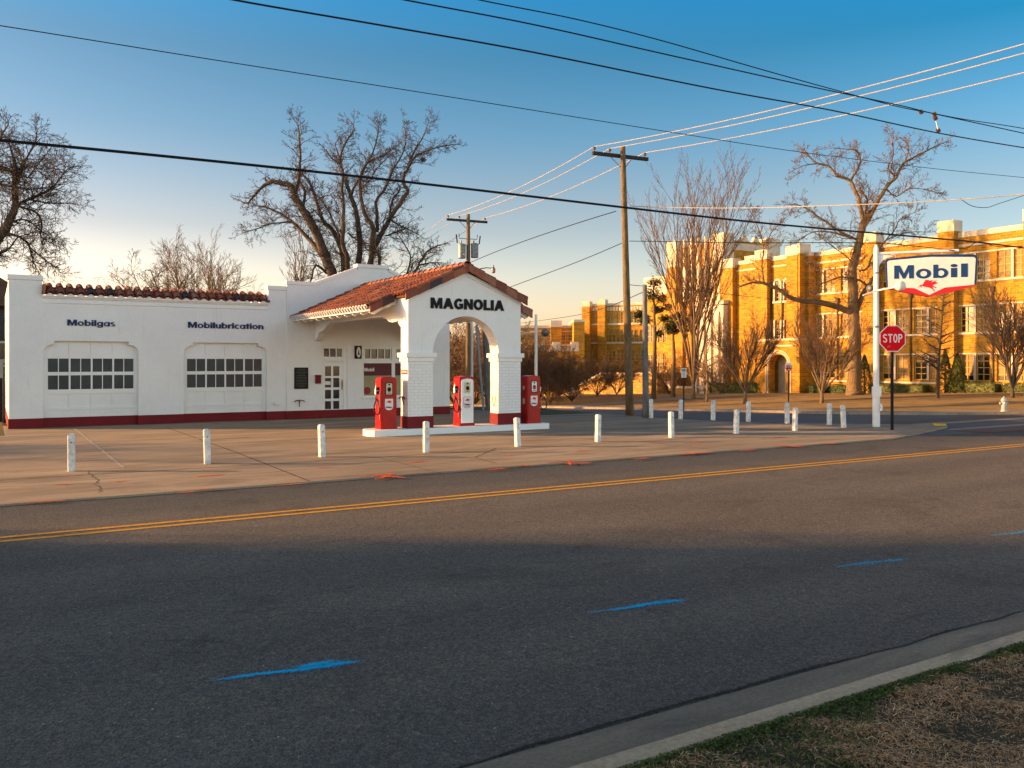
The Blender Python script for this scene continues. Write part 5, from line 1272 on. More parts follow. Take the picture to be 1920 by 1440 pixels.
# stone stair walls in front of the school entrance
SW = thing('stone_staircase', W3(1150, 735, 84), 'sunlit stone stair walls with sloping copings before the far school entrance', 'staircase')
def stone_wall(pts, d, thick, name='stair_wall', cop=True):
    # pts: list of (px, py) along the top; bottom in the ground
    X0 = ray(pts[len(pts)//2][0])[0]*d; f = Fr((X0, 0), (0, -1), (-1, 0)); mb = MB()
    P = [f.uz(px, py) for px, py in pts]; gb = -5
    mb.prism([(P[0][0], gb), (P[-1][0], gb)]+P[::-1], lambda u, v, q: f(u, v, q), 0, -thick); o = mb.build(name, M['stonewall'], SW)
    mb = MB()
    for (u, v), (u2, v2) in zip(P[:-1], P[1:]):
        if u2-u > .05: mb.prism([(u, v), (u2, v2), (u2, v2+.18), (u, v+.18)], lambda a_, b_, q: f(a_, b_, q), .06, -thick-.05)
    mb.build('coping', M['stone'], o)
stone_wall([(1085, 724), (1127, 702), (1206, 702), (1232, 702)], 82, 3)
stone_wall([(1018, 726), (1050, 726), (1072, 741)], 84, 1.2)
stone_wall([(1229, 708), (1252, 722), (1258, 728), (1370, 728)], 80, 1.0)
stone_wall([(1226, 690), (1245, 690), (1275, 707)], 90, 4)
for px, py in ((1105, 700), (1160, 688)): pass
# far side house and fence at the left edge
HB = thing('neighbour_house', (-3, 46, gz(-3, 46)), 'dark weathered house behind the left end of the garage', 'house')
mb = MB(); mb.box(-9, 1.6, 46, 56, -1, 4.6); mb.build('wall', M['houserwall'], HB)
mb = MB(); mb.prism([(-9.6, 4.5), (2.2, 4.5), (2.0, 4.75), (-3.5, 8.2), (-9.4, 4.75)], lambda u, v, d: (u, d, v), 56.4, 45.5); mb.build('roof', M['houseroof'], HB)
mb = MB(); mb.box(-1.0, .9, 45.9, 46, 1.7, 2.9); w_ = mb.build('window', M['pale'], HB)
mb = MB(); mb.box(-.9, .8, 45.86, 45.9, 1.8, 2.8); mb.build('pane', M['pane'], w_)
mb = MB(); mb.box(-9, 2, 44.2, 44.35, 1.9, 2.05); mb.box(.3, .45, 44.2, 44.3, -1, 1.9); mb.box(-2.6, -2.45, 44.2, 44.3, -1, 1.9); mb.build('porch_rail', M['pale'], HB)
t = thing('wood_fence', (-4, 38.5, gz(-4, 38.5)), 'dark board fence at the left edge beyond the garage', 'fence')
mb = MB()
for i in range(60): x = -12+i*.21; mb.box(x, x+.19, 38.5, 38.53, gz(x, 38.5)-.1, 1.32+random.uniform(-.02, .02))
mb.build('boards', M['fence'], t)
# unseen house added left of the picture to throw shade across the road
def house(x0, x1, y0, y1, h, rh, lab):
    t = thing('house', ((x0+x1)/2, y0, 0), lab, 'house', 'unseen houses added for shade'); mb = MB(); mb.box(x0, x1, y0, y1, -.2, h); mb.build('wall', M['houserwall'], t)
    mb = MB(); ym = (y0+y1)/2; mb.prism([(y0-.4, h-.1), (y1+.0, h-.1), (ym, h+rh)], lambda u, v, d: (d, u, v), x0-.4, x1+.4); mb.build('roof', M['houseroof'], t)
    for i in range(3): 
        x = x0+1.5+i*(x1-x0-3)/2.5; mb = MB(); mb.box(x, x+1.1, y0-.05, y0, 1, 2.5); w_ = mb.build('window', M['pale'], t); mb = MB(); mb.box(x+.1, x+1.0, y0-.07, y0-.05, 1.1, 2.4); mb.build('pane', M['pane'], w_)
house(-34, -18, 8.8, 20.1, 8.6, .5, 'unseen dark house added left of the picture to shade the road')
# ------------------------------------------------------------------ trees
def branch(mb, p, d, L_, r, lvl, prm, rn, mbt=None):
    """one wandering branch; children sprout along it"""
    n = 5 if L_ > 1.2 else (4 if L_ > .5 else 3); P = [p.copy()]; R = [r]; q = p.copy(); dd = d.copy()
    for i in range(n):
        dd = dd+Vector((rn.gauss(0, 1), rn.gauss(0, 1), rn.gauss(0, 1)))*prm['wig']+Vector((0, 0, prm['up']))
        dd.normalize(); q = q+dd*(L_/n); P.append(q.copy()); R.append(max(prm['rmin'], r*(1-(i+1)/n*.75)))
    (mb if lvl > 0 or mbt is None else mbt).tube(P, R, 5 if r > .05 else 3, False)
    if lvl >= prm['lv']: return
    nc = prm['nc'][min(lvl, len(prm['nc'])-1)]
    for c in range(nc):
        t = .25+.75*(c+rn.random())/nc; t = min(t, .999); i = int(t*n); f = t*n-i; pt = P[i].lerp(P[i+1], f)
        ax = (P[i+1]-P[i]).normalized(); o = ax.orthogonal().normalized(); o.rotate(Matrix.Rotation(rn.uniform(0, 2*pi), 3, ax).to_quaternion() if False else Matrix.Rotation(rn.uniform(0, 2*pi), 3, ax))
        an = radians(rn.uniform(*prm['ang'])); nd = (ax*cos(an)+o*sin(an)).normalized()
        branch(mb, pt, nd, L_*rn.uniform(*prm['ls'])*(1-.35*t), max(prm['rmin'], R[i]*.62), lvl+1, prm, rn, mbt)
def limbs_tree(name, lab, cat, grp, base, limbs, conv, d, k, prm, bark, twig, seed, dens, depth_spread, twl):
    """limbs traced on the photograph at distance d, each pushed to its own depth, then grown with twigs"""
    rn = random.Random(seed); t = thing(name, base, lab, cat, grp); tm, cm = MB(), MB()
    for li, (pts, r0, r1) in enumerate(limbs):
        dep = rn.uniform(-depth_spread, depth_spread) if li > 0 else 0
        P = []; n = len(pts)
        for i, (cx, cy) in enumerate(pts):
            px, py = conv(cx, cy); s = min(1, i/2.5); P.append(W3(px, py, d+dep*s*(.3+.7*i/n)))
        Q = []; R = []
        for i in range(n-1):
            a, b, c, e = P[max(0, i-1)], P[i], P[i+1], P[min(n-1, i+2)]
            for k_ in range(3):
                u = k_/3; w = .5*((2*b)+(-a+c)*u+(2*a-5*b+4*c-e)*u*u+(-a+3*b-3*c+e)*u**3); rr = (r0+(r1-r0)*((i+u)/(n-1)))*k
                Q.append(w+Vector((rn.gauss(0, 1), rn.gauss(0, 1), rn.gauss(0, 1)))*min(rr, .09)*.25); R.append(rr)
        Q.append(P[-1]); R.append(r1*k)
        tm.tube(Q, R, 8 if r0*k > .1 else 6, True)
        for i in range(1, len(Q)):
            seg = (Q[i]-Q[i-1]); ln = seg.length
            if Q[i].z < prm.get('zmin', 0): continue
            m_ = ln*dens*(1+1.2*(i/len(Q))); cnt = int(m_)+(1 if rn.random() < m_-int(m_) else 0)
            for c in range(cnt):
                ax = seg.normalized(); o = ax.orthogonal().normalized(); o.rotate(Matrix.Rotation(rn.uniform(0, 2*pi), 3, ax)); an = radians(rn.uniform(25, 75))
                nd = (ax*cos(an)+o*sin(an)).normalized(); L_ = rn.uniform(*twl)*(1-.55*(i/len(Q)))
                branch(cm, Q[i-1].lerp(Q[i], rn.random()), nd, L_, max(prm['rmin'], min(R[i]*.5, .012+.012*L_)), 0, prm, rn)
        branch(cm, Q[-1], (Q[-1]-Q[-2]).normalized(), twl[1]*.4, R[-1], 0, prm, rn)
    tm.build('trunk', M[bark], t, True); cm.build('crown', M[twig], t, True); return t
PR = dict(wig=.22, up=.05, lv=2, nc=(5, 4), ang=(22, 60), ls=(.38, .62), rmin=.0075)
C2 = lambda x, y: (440+x/4.236, 200+y/4.236)
oak = [([(830, 2350), (840, 2000), (860, 1700), (850, 1560), (810, 1440), (740, 1240), (690, 1100), (610, 920), (540, 820), (480, 720), (450, 640), (390, 610), (300, 600), (240, 620), (160, 700), (110, 760), (60, 755)], 60, 3),
 ([(480, 690), (500, 600), (515, 480), (520, 380), (515, 250), (500, 150), (460, 90)], 16, 2), ([(545, 800), (555, 680), (520, 600), (512, 540)], 12, 9),
 ([(760, 1300), (650, 1130), (560, 1020), (450, 910), (330, 830), (200, 790), (130, 790)], 22, 2), ([(450, 915), (300, 930), (180, 970), (70, 1000)], 8, 2),
 ([(870, 1500), (860, 1200), (790, 1000), (700, 900), (650, 750), (600, 620), (540, 540)], 24, 8), ([(880, 1500), (900, 1240), (862, 1080), (862, 900), (855, 650), (850, 480), (780, 420), (725, 350)], 24, 3),
 ([(930, 1500), (985, 1240), (985, 1000), (970, 850), (930, 720), (900, 640), (850, 500), (840, 400), (880, 280), (950, 180), (912, 110)], 28, 3),
 ([(925, 690), (960, 620), (1050, 460), (1110, 330), (1140, 200), (1150, 120)], 12, 2), ([(960, 1500), (1070, 1260), (1090, 1100), (1100, 960), (1030, 850), (1000, 700), (1000, 560), (1060, 440), (1160, 400), (1260, 330)], 26, 3),
 ([(1075, 1250), (1110, 1120), (1180, 970), (1260, 850), (1330, 740), (1380, 670), (1340, 600), (1370, 500), (1430, 400), (1500, 360), (1620, 320), (1740, 300)], 24, 3), ([(1370, 490), (1440, 330), (1500, 230), (1540, 110)], 10, 2),
 ([(1130, 1000), (1135, 880), (1125, 760), (1200, 640), (1260, 500), (1330, 380), (1360, 260), (1340, 130)], 16, 2), ([(1235, 870), (1245, 760), (1310, 660), (1300, 620)], 10, 4), ([(980, 1500), (1150, 1260), (1110, 1130)], 16, 12),
 ([(1200, 1030), (1300, 990), (1370, 965)], 7, 3), ([(1240, 905), (1350, 960), (1450, 1010)], 8, 3), ([(880, 1330), (1180, 1340), (1340, 1360), (1430, 1310), (1470, 1240), (1530, 1150), (1620, 1100)], 16, 5), ([(1360, 1350), (1400, 1200), (1340, 1080), (1300, 1020)], 8, 2), ([(1460, 1260), (1560, 1240), (1650, 1240)], 8, 3),
 ([(730, 1320), (640, 1260), (600, 1400), (540, 1440)], 12, 4), ([(600, 930), (540, 880), (470, 870)], 7, 3), ([(690, 900), (660, 820), (600, 850)], 8, 3), ([(985, 560), (1060, 600), (1120, 500), (1180, 440), (1240, 380)], 8, 2), ([(840, 420), (800, 300), (830, 260)], 6, 2), ([(860, 1100), (800, 950), (720, 780), (650, 700)], 9, 3), ([(900, 1000), (1000, 1080), (1080, 1090)], 8, 3), ([(650, 750), (760, 700), (830, 820)], 6, 2)]
b0 = W3(440+830/4.236, 700, 50); b0.z = gz(b0.x, b0.y)
limbs_tree('oak_tree', 'large bare many limbed oak rising behind the station gable', 'tree', 'bare winter trees', b0, oak, C2, 50, 50/F/4.236, dict(PR, zmin=3), 'bark', 'twig', 21, 5.2, 2.6, (.6, 1.8))
C7 = lambda x, y: (1380+x/3.893, 230+y/3.893)
oak2 = [([(868, 2000), (868, 1900), (866, 1700), (866, 1500), (860, 1380), (850, 1200), (850, 1080), (880, 960), (910, 820), (930, 720)], 50, 22), ([(872, 2010), (860, 1960), (866, 1850)], 75, 44),
 ([(930, 740), (905, 600), (870, 500), (830, 420), (740, 390), (680, 320), (590, 295), (540, 250), (490, 190)], 17, 3), ([(935, 700), (960, 560), (920, 520), (890, 480)], 10, 3), ([(930, 760), (990, 660), (1040, 560), (1110, 450), (1170, 400), (1220, 300), (1320, 240), (1440, 180), (1530, 140)], 19, 3),
 ([(1170, 400), (1110, 330), (1150, 230), (1130, 90)], 8, 2), ([(840, 420), (900, 310), (910, 270), (870, 200), (720, 190)], 9, 2), ([(590, 300), (500, 310), (420, 350)], 5, 2), ([(1230, 295), (1260, 200), (1250, 130)], 6, 2), ([(850, 1390), (760, 1350), (600, 1310), (420, 1290), (300, 1210), (200, 1175), (120, 1165), (20, 1200)], 26, 5),
 ([(205, 1170), (190, 1050), (200, 900), (150, 740), (80, 600)], 8, 2), ([(195, 950), (260, 800), (380, 680)], 5, 2), ([(880, 1380), (930, 1250), (980, 1170), (1020, 1100), (1090, 1060)], 20, 6), ([(960, 1190), (880, 1140), (760, 1130), (640, 1170), (580, 1200)], 9, 3), ([(890, 860), (760, 790), (620, 700), (540, 640), (450, 600), (380, 600)], 10, 2),
 ([(870, 850), (700, 800), (560, 800), (440, 870)], 8, 2), ([(1095, 480), (1170, 540), (1250, 490), (1340, 480), (1500, 520)], 6, 2), ([(900, 1080), (960, 1060), (990, 980), (1090, 860), (1160, 780), (1200, 700), (1320, 650)], 8, 2), ([(1090, 860), (1250, 800), (1400, 800)], 5, 2), ([(870, 1100), (830, 1000), (700, 900), (640, 850)], 6, 2), ([(640, 1170), (640, 1100), (560, 1040)], 4, 2)]
b1 = W3(1602, 740, 56.6); 
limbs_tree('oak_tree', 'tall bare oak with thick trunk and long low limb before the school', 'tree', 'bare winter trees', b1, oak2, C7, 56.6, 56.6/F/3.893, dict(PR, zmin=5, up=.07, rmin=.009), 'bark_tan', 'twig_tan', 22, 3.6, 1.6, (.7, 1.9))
C3 = lambda x, y: (x/3.787, 180+y/3.787)
lt = [([(-500, 2400), (-450, 1900), (-300, 1400), (-150, 1180), (0, 990), (60, 900), (110, 760), (110, 560), (100, 450), (60, 330)], 60, 4), ([(-300, 1400), (-250, 900), (-100, 500), (0, 505), (120, 560), (200, 580)], 40, 4), ([(0, 985), (120, 990), (200, 1050), (230, 1150), (260, 1230)], 12, 3), ([(100, 780), (200, 730), (330, 680), (400, 620), (480, 520), (540, 500)], 12, 3), ([(130, 780), (260, 830), (300, 920), (290, 1000), (380, 1050)], 10, 3), ([(120, 600), (200, 420), (250, 330), (255, 220)], 10, 2),
 ([(200, 580), (300, 450), (380, 340)], 6, 2), ([(200, 730), (330, 760), (450, 760), (550, 770)], 7, 2), ([(200, 1060), (300, 1150), (420, 1230)], 6, 2), ([(-200, 700), (-60, 620), (60, 640), (200, 660), (380, 640)], 14, 3), ([(-100, 500), (0, 300), (60, 200)], 12, 3), ([(-120, 1150), (40, 1100), (120, 1010)], 10, 4), ([(60, 900), (180, 880), (300, 960), (420, 1050)], 8, 2), ([(110, 560), (200, 500), (320, 520), (440, 480)], 7, 2)]
b2 = W3(-130, 700, 40); b2.z = 0
limbs_tree('oak_tree', 'dense dark bare tree reaching in from the left edge', 'tree', 'bare winter trees', b2, lt, C3, 40, 40/F/3.787, dict(PR, lv=2, nc=(4, 3), zmin=3, wig=.28, up=.02, ang=(25, 75)), 'bark', 'twig', 23, 8.5, 2.2, (.7, 1.9))
# generic bare trees
def gen_tree(name, lab, px, pyb, d, h, spread, stems, prm, bark, twig, seed, grp='bare winter trees', lean=0, trunk_h=.0, r0=.08, cat='tree', base=None):
    rn = random.Random(seed)
    if base is None: base = W3(px, pyb, d); base.z = gz(base.x, base.y)
    base = Vector(base)
    t = thing(name, base, lab, cat, grp); tm, cm = MB(), MB(); top = base+Vector((0, 0, trunk_h))
    if trunk_h: tm.tube([base-Vector((0, 0, .1)), base.lerp(top, .5), top], [r0*1.5, r0*1.15, r0], 8)
    for s in range(stems):
        a = 2*pi*(s+rn.random()*.6)/max(1, stems); tl = spread*rn.uniform(.35, 1.1) if stems > 1 else 0
        d_ = Vector((cos(a)*tl, sin(a)*tl, 1)).normalized(); rr = r0*rn.uniform(.55, .8) if stems > 1 else r0
        branch(cm, top-Vector((0, 0, .05)), d_, (h-trunk_h)*rn.uniform(.8, 1)/(1+.15*tl), rr, 0, prm, rn, tm)
    tm.build('trunk', M[bark], t, True); cm.build('crown', M[twig], t, True); return t
VP = dict(wig=.07, up=.04, lv=3, nc=(9, 6, 3), ang=(12, 38), ls=(.38, .58), rmin=.008)
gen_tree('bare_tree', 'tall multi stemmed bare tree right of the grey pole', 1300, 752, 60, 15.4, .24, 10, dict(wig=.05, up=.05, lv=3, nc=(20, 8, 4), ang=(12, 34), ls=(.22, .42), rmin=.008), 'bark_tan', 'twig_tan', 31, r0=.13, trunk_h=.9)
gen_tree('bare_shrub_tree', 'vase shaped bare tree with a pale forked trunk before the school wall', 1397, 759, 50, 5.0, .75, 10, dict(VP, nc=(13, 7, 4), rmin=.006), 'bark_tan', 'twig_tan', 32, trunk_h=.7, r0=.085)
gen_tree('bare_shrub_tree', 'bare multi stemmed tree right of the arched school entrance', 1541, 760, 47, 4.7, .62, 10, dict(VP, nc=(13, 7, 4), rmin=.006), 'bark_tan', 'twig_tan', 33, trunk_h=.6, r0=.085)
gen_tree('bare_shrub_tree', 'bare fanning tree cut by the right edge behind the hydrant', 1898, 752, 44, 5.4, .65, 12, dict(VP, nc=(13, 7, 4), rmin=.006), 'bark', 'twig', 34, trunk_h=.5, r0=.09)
gen_tree('young_cypress_tree', 'slender young tree with one straight stem below the hanging sign', 1758, 748, 47, 6.2, 0, 1, dict(wig=.01, up=.0, lv=2, nc=(46, 5), ang=(55, 80), ls=(.22, .34), rmin=.008), 'bark', 'twig', 35, r0=.10)
gen_tree('young_tree', 'thin young bare tree beside the multi stemmed tree', 1325, 752, 55, 4.4, 0, 1, dict(wig=.03, up=.0, lv=2, nc=(22, 5), ang=(35, 65), ls=(.28, .42), rmin=.009), 'bark_tan', 'twig_tan', 36, r0=.09)
gen_tree('bare_tree', 'small rounded bare tree above the garage roof, left of a larger one', 308, 700, 75, 13.4, .55, 6, dict(wig=.17, up=.02, lv=3, nc=(9, 7, 5), ang=(28, 62), ls=(.38, .52), rmin=.010), 'bark', 'twig', 37, r0=.15, trunk_h=6.2)
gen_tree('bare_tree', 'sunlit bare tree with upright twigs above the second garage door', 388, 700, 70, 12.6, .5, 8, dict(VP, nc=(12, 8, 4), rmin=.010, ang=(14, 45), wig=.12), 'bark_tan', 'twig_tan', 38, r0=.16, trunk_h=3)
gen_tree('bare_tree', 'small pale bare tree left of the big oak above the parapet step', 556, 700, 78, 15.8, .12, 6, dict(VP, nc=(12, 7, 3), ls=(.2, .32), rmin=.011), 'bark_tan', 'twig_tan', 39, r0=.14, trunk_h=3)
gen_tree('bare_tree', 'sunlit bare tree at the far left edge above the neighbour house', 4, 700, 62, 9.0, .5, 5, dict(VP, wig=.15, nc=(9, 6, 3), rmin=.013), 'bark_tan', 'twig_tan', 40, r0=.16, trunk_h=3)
# twiggy trees behind the station
tA = gen_tree('bare_shrub_tree', 'brown twiggy tree directly behind the right hand pump', 0, 0, 0, 5.0, .95, 15, dict(VP, nc=(10, 7, 4), rmin=.009, wig=.16, ang=(15, 55)), 'bark_tan', 'twig_tan', 41, 'brown twiggy trees behind the station', trunk_h=.15, r0=.07, base=(0, 0, 0))
tB = gen_tree('bare_shrub_tree', 'brown twiggy tree', 0, 0, 0, 4.6, .9, 13, dict(VP, nc=(10, 7, 4), rmin=.009, wig=.2, ang=(15, 60)), 'bark', 'twig_tan', 42, 'brown twiggy trees behind the station', trunk_h=.15, r0=.07, base=(0, 0, 0))
TS = [(tA, 1032, 62, .86, 'brown twiggy tree just right of the right hand pump'), (tB, 1072, 66, .85, 'brown twiggy tree left of the stone stair wall'), (tA, 995, 60, .92, 'brown twiggy tree behind the slim white lamp post'), (tA, 962, 66, 1.0, 'dark twiggy tree right behind the right canopy pier'),
      (tB, 925, 60, 1.25, 'twiggy tree seen through the arch at its right'), (tA, 890, 64, 1.3, 'twiggy tree seen through the middle of the arch'), (tB, 855, 58, 1.2, 'twiggy tree seen through the arch beside the office wall'), (tB, 1120, 76, .8, 'reddish twiggy tree in front of the stone stair wall'),
      (tA, 1156, 78, .75, 'bare twiggy tree left of the tall utility pole'), (tB, 1010, 72, 1.1, 'taller twiggy tree behind the pump trees'), (tA, 870, 74, 1.45, 'tall twiggy tree far behind the arch'), (tB, 940, 76, 1.15, 'tall twiggy tree far behind the right canopy pier'), (tB, 1255, 74, .95, 'low twiggy tree just right of the grey pole'), (tB, 1350, 70, .8, 'low twiggy tree by the pale school portal'), (tA, 1048, 78, .95, 'reddish twiggy tree above the low stair wall')]
used = set(); rr_ = random.Random(9)
for (src, px, d, sc, lb) in TS:
    p = W3(px, 700, d); p.z = gz(p.x, p.y)-.05
    if src.name not in used: used.add(src.name); o = src; o.location = p; o.scale = (sc,)*3
    else: o = copy_tree(src, loc=p, scale=sc)
    o.rotation_euler = (0, 0, rr_.uniform(0, 6)); o['label'] = lb; o.scale = (sc*rr_.uniform(.85, 1.25), sc*rr_.uniform(.85, 1.25), sc*rr_.uniform(.85, 1.08))
# unseen trees added on the sun side to dapple the low light
for i, (x, y, sc) in enumerate(((-22, 33.6, 1.35), (-10, 43, 1.25), (-16.8, 19.7, .6))):
    copy_tree(tA, loc=(x, y, 0), rz=i*1.7, scale=sc, label='unseen twiggy tree added on the sun side')['label'] = ('unseen twiggy tree added left of the picture near the dark house', 'unseen twiggy tree added left of the picture beside the garage', 'unseen twiggy tree added beside the dark off frame house to break its shadow edge')[i]
# unseen evergreen, added and kept loose to soften the house's shadow edge
t = thing('evergreen_tree', (-17.4, 20.1, 0), 'unseen tall loose evergreen added beside the dark house to soften its shadow', 'tree'); mb = MB(); r9 = random.Random(12)
for i in range(15000):
    z = r9.uniform(1.2, 14.5); q_ = 1.0*(1 if z < 9 else (15.2-z)/6); c = Vector((-17.4+r9.gauss(0, .62)*q_, 20.1+r9.gauss(0, .62)*q_, z)); a = Vector((r9.gauss(0, 1), r9.gauss(0, 1), r9.gauss(0, 1))).normalized(); b = a.orthogonal().normalized(); ss = .10*r9.uniform(.6, 1.4)
    mb.quad(c-a*ss, c-b*ss*.7, c+a*ss, c+b*ss*.7)
mb.build('crown', M['leaf'], t); mb = MB(); mb.tube([(-17.4, 20.1, 0), (-17.4, 20.1, 13)], [.2, .04], 7); mb.build('trunk', M['bark'], t)
# leafy things
def leafy(mb, c, rad, n, s, rn, shape='ball'):
    c = Vector(c)
    for i in range(n):
        while True:
            v = Vector((rn.uniform(-1, 1), rn.uniform(-1, 1), rn.uniform(-1, 1)))
            if v.length < 1: break
        v = v.normalized()*(v.length**.45) if n > 600 else v*rn.uniform(.5, 1.15)
        if shape == 'cone':
            z = rn.random(); a = rn.uniform(0, 2*pi); q = (1-z)**.8*(.75+.3*rn.random()); p = c+Vector((cos(a)*q*rad[0], sin(a)*q*rad[1], z*rad[2]))
        elif shape == 'hedge':
            v = Vector([rn.uniform(-1, 1) for _ in range(3)]); ax = rn.randrange(3); v[ax] = rn.choice((-1, 1))*rn.uniform(.85, 1.0); p = c+Vector((v.x*rad[0], v.y*rad[1], v.z*rad[2]+.12*rad[2]*sin(p_(v, rad)) ))
        else: p = c+Vector((v.x*rad[0], v.y*rad[1], v.z*rad[2]))
        a = Vector((rn.gauss(0, 1), rn.gauss(0, 1), rn.gauss(0, 1))).normalized(); b = a.orthogonal().normalized(); ss = s*rn.uniform(.6, 1.3)
        mb.quad(p-a*ss, p-b*ss*.6, p+a*ss, p+b*ss*.6)
def p_(v, rad): return v.y*rad[1]*3
rn = random.Random(77)
def cone_bush(px, d, w, h, lab, X=None):
    p = W3(px, 735, d); p.z = gz(p.x, p.y); t = thing('conical_evergreen', p, lab, 'shrub', 'conical evergreens against the school')
    mb = MB(); leafy(mb, p, (w, w, h), 2600, .07, rn, 'cone'); mb.build('foliage', M['leafo'], t); mb = MB(); mb.tube([p, p+Vector((0, 0, h*.8))], [w*.12, .02], 6); mb.build('trunk', M['bark'], t)
cone_bush(1621, 60, .75, 2.7, 'green conical evergreen just right of the big oak trunk'); cone_bush(1795, 56.3, .75, 2.6, 'dark conical evergreen right of the slender young tree'); cone_bush(1772, 57, .7, 2.9, 'dark conical evergreen half hidden by the slender young tree')
def hedge(y0, y1, x, h, lab, m='leaf'):
    zz = gz(x, (y0+y1)/2); t = thing('hedge', (x, (y0+y1)/2, zz), lab, 'hedge', 'clipped hedges along the school wall'); mb = MB()
    leafy(mb, (x, (y0+y1)/2, zz+h/2), (.55, (y1-y0)/2, h/2), int(2200*(y1-y0)/3), .05, rn, 'hedge'); mb.box(x-.45, x+.45, y0+.1, y1-.1, zz-.2, zz+h*.88); mb.build('foliage', M[m], t)
hedge(35.3, 39.6, 54.9, .62, 'clipped hedge under the first floor windows between the evergreens', 'leafo'); hedge(30.2, 33.4, 54.6, .66, 'clipped hedge right of the dark evergreens', 'leafo'); hedge(26.6, 29.8, 54.7, .55, 'low clipped hedge behind the hydrant', 'leafo')
hedge(41.5, 43.0, 55.0, .6, 'small clipped bush left of the big oak trunk'); hedge(43.4, 44.9, 54.8, .6, 'small clipped bush right of the porch'); hedge(49.5, 55.5, 54.6, .95, 'dark hedge left of the arched entrance')
hedge(22.5, 26, 54.7, .6, 'low clipped hedge at the right edge of the school wall', 'leafo')
def evergreen(px, pyb, d, clumps, lab, h, seed):
    p = W3(px, pyb, d); p.z = gz(p.x, p.y); t = thing('evergreen_tree', p, lab, 'tree', 'evergreen trees before the far wing'); r_ = random.Random(seed); tm, mb = MB(), MB()
    tm.tube([p, p+Vector((.1, 0, h*.5)), p+Vector((0, .1, h))], [.20, .14, .04], 7)
    for (cx, cy, w, hh) in clumps:
        c = W3(cx, cy, d+r_.uniform(-1, 1)); leafy(mb, c, (w*.8, w*.8, hh*.8), int(620*w), .085, r_); tm.tube([Vector((p.x, p.y, c.z-.6)), c], [.05, .02], 5)
    tm.build('trunk', M['bark_tan'], t, True); mb.build('crown', M['leaf'], t)
evergreen(1226, 740, 62, [(1222, 552, .9, .8), (1232, 580, .7, .5), (1240, 560, .7, .6), (1210, 600, .8, .6), (1198, 590, .7, .5), (1245, 598, .6, .5), (1228, 530, .8, .5), (1236, 625, .5, .4), (1252, 575, .5, .4)], 'thin evergreen with dark clumps between the grey pole and the bare tree', 9.0, 3)
evergreen(1262, 740, 66, [(1268, 600, 1.0, .6), (1280, 612, 1.0, .6), (1255, 612, .8, .5), (1275, 590, .7, .4), (1262, 622, .8, .4), (1290, 600, .6, .4)], 'dark evergreen bough tree behind the multi stemmed tree', 6.5, 4)
mb = MB(); c = W3(1037, 726, 80); t = thing('round_shrub', (c.x, c.y, gz(c.x, c.y)), 'sunlit round shrub beside the right hand pump', 'shrub'); leafy(mb, c, (1.0, 1.0, .9), 1500, .08, rn); mb.build('foliage', mat('golden_shrub_leaf', (.20, .13, .03), .7, .4, 4), t)
c = W3(795+2, 298, 50); 
t = thing('mistletoe_clump', W3(793, 299, 49), 'round mistletoe clump in the upper right of the big oak', 'mistletoe'); mb = MB(); leafy(mb, W3(793, 299, 49), (.2, .2, .2), 260, .05, rn); mb.build('foliage', M['leaf'], t)
# ------------------------------------------------------------------ light, sky, camera
SUN_EL = radians(12.5); sd = Vector((-.85, .5268, 0)).normalized()
w = bpy.data.worlds.new('World'); scene.world = w; w.use_nodes = True; nt = w.node_tree; bg = nt.nodes['Background']
sky = nt.nodes.new('ShaderNodeTexSky'); sky.sky_type = 'NISHITA'; sky.sun_disc = False; sky.sun_elevation = SUN_EL
sky.sun_rotation = math.atan2(sd.x, sd.y); sky.air_density = 1.2; sky.dust_density = 1.2; sky.ozone_density = 3.0; sky.altitude = 100
bg.inputs[1].default_value = .15
tc = N(nt, 'ShaderNodeTexCoord'); sep = N(nt, 'ShaderNodeSeparateXYZ'); nrm = N(nt, 'ShaderNodeVectorMath', operation='NORMALIZE'); L(nt, tc.outputs['Generated'], nrm.inputs[0]); L(nt, nrm.outputs[0], sep.inputs[0])
def dotf(v, a, b):
    d = N(nt, 'ShaderNodeVectorMath', operation='DOT_PRODUCT'); L(nt, nrm.outputs[0], d.inputs[0]); d.inputs[1].default_value = v
    m = N(nt, 'ShaderNodeMapRange'); m.inputs[1].default_value = a; m.inputs[2].default_value = b; L(nt, d.outputs['Value'], m.inputs[0]); return m.outputs[0]
SC_ = 4.0
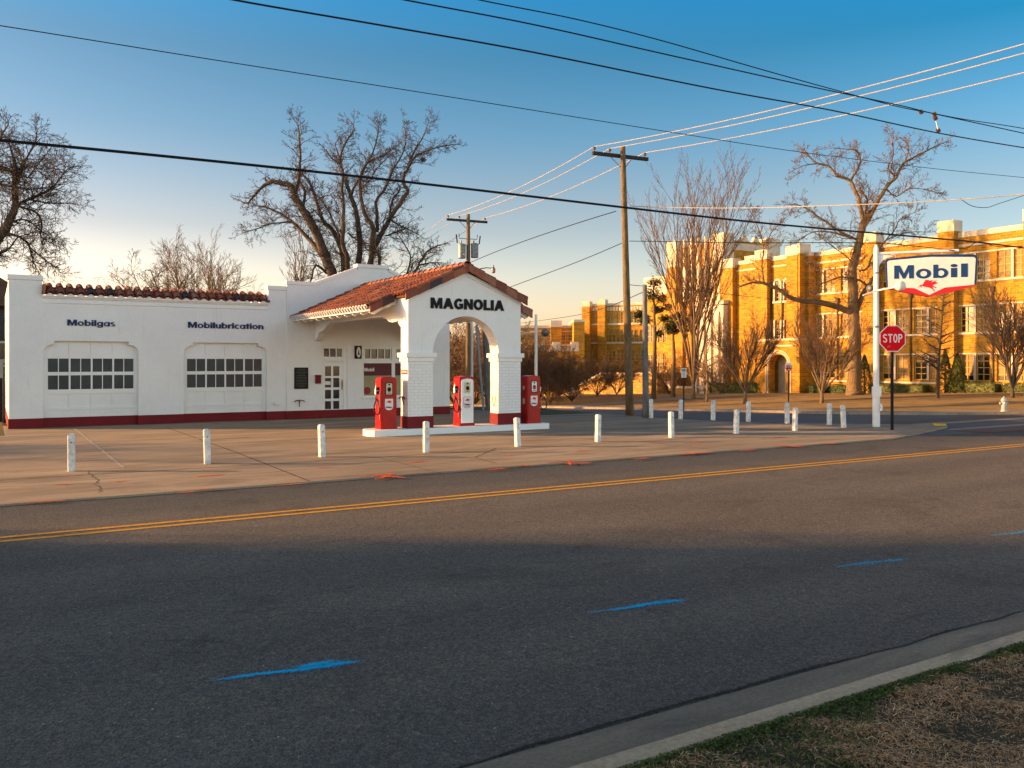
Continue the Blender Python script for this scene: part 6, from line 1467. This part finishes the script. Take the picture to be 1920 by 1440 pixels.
def gr(stops): return ramp(nt, sep.outputs[2], [(p, tuple(c/SC_ for c in col)) for p, col in stops])
near_sun = gr([(0, (1.55, .93, .78)), (.10, (1.30, .86, .74)), (.15, (.88, .61, .54)), (.25, (.50, .50, .50)), (.33, (.36, .45, .47)), (.42, (.13, .58, .75)), (.6, (.22, .28, .30))])
off_sun = gr([(0, (1.1, .80, .72)), (.10, (.80, .66, .62)), (.18, (.62, .56, .54)), (.26, (.30, .52, .58)), (.34, (.06, .42, .52)), (.42, (.03, .50, .70)), (.6, (.18, .25, .29))])
behind = gr([(0, (2.55, 1.95, 1.62)), (.3, (2.25, 1.73, 1.45)), (.6, (.6, .48, .42)), (.9, (.3, .28, .27))])  # sky behind the camera boosted and warmed, added fill for the shaded front
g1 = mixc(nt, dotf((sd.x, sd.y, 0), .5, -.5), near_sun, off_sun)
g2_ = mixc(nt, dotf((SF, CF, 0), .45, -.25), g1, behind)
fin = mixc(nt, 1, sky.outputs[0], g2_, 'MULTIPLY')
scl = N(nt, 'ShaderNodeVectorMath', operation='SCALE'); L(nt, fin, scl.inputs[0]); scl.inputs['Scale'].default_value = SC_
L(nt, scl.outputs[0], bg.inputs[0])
sl = bpy.data.lights.new('sun', 'SUN'); sl.energy = 5; sl.angle = radians(.9); sl.color = (1, .53, .20)
so = bpy.data.objects.new('sun', sl); COL.objects.link(so)
dirv = -(sd*cos(SUN_EL)+Vector((0, 0, sin(SUN_EL)))); so.rotation_euler = dirv.to_track_quat('-Z', 'Y').to_euler(); so.location = (-20, 12, 30)
cam = bpy.data.cameras.new('camera'); co = bpy.data.objects.new('camera', cam); COL.objects.link(co); scene.camera = co
co.location = (0, 0, H); co.rotation_euler = (pi/2, 0, -math.atan2(SF, CF)); cam.sensor_width = 36; cam.lens = 36*F/1920; cam.shift_y = -40/1920; cam.clip_end = 3000; cam.clip_start = .05
vs_ = scene.view_settings; scene.display_settings.display_device = 'sRGB'; vs_.view_transform = 'Standard'; vs_.look = 'None'; vs_.gamma = 1; vs_.exposure = 1.3
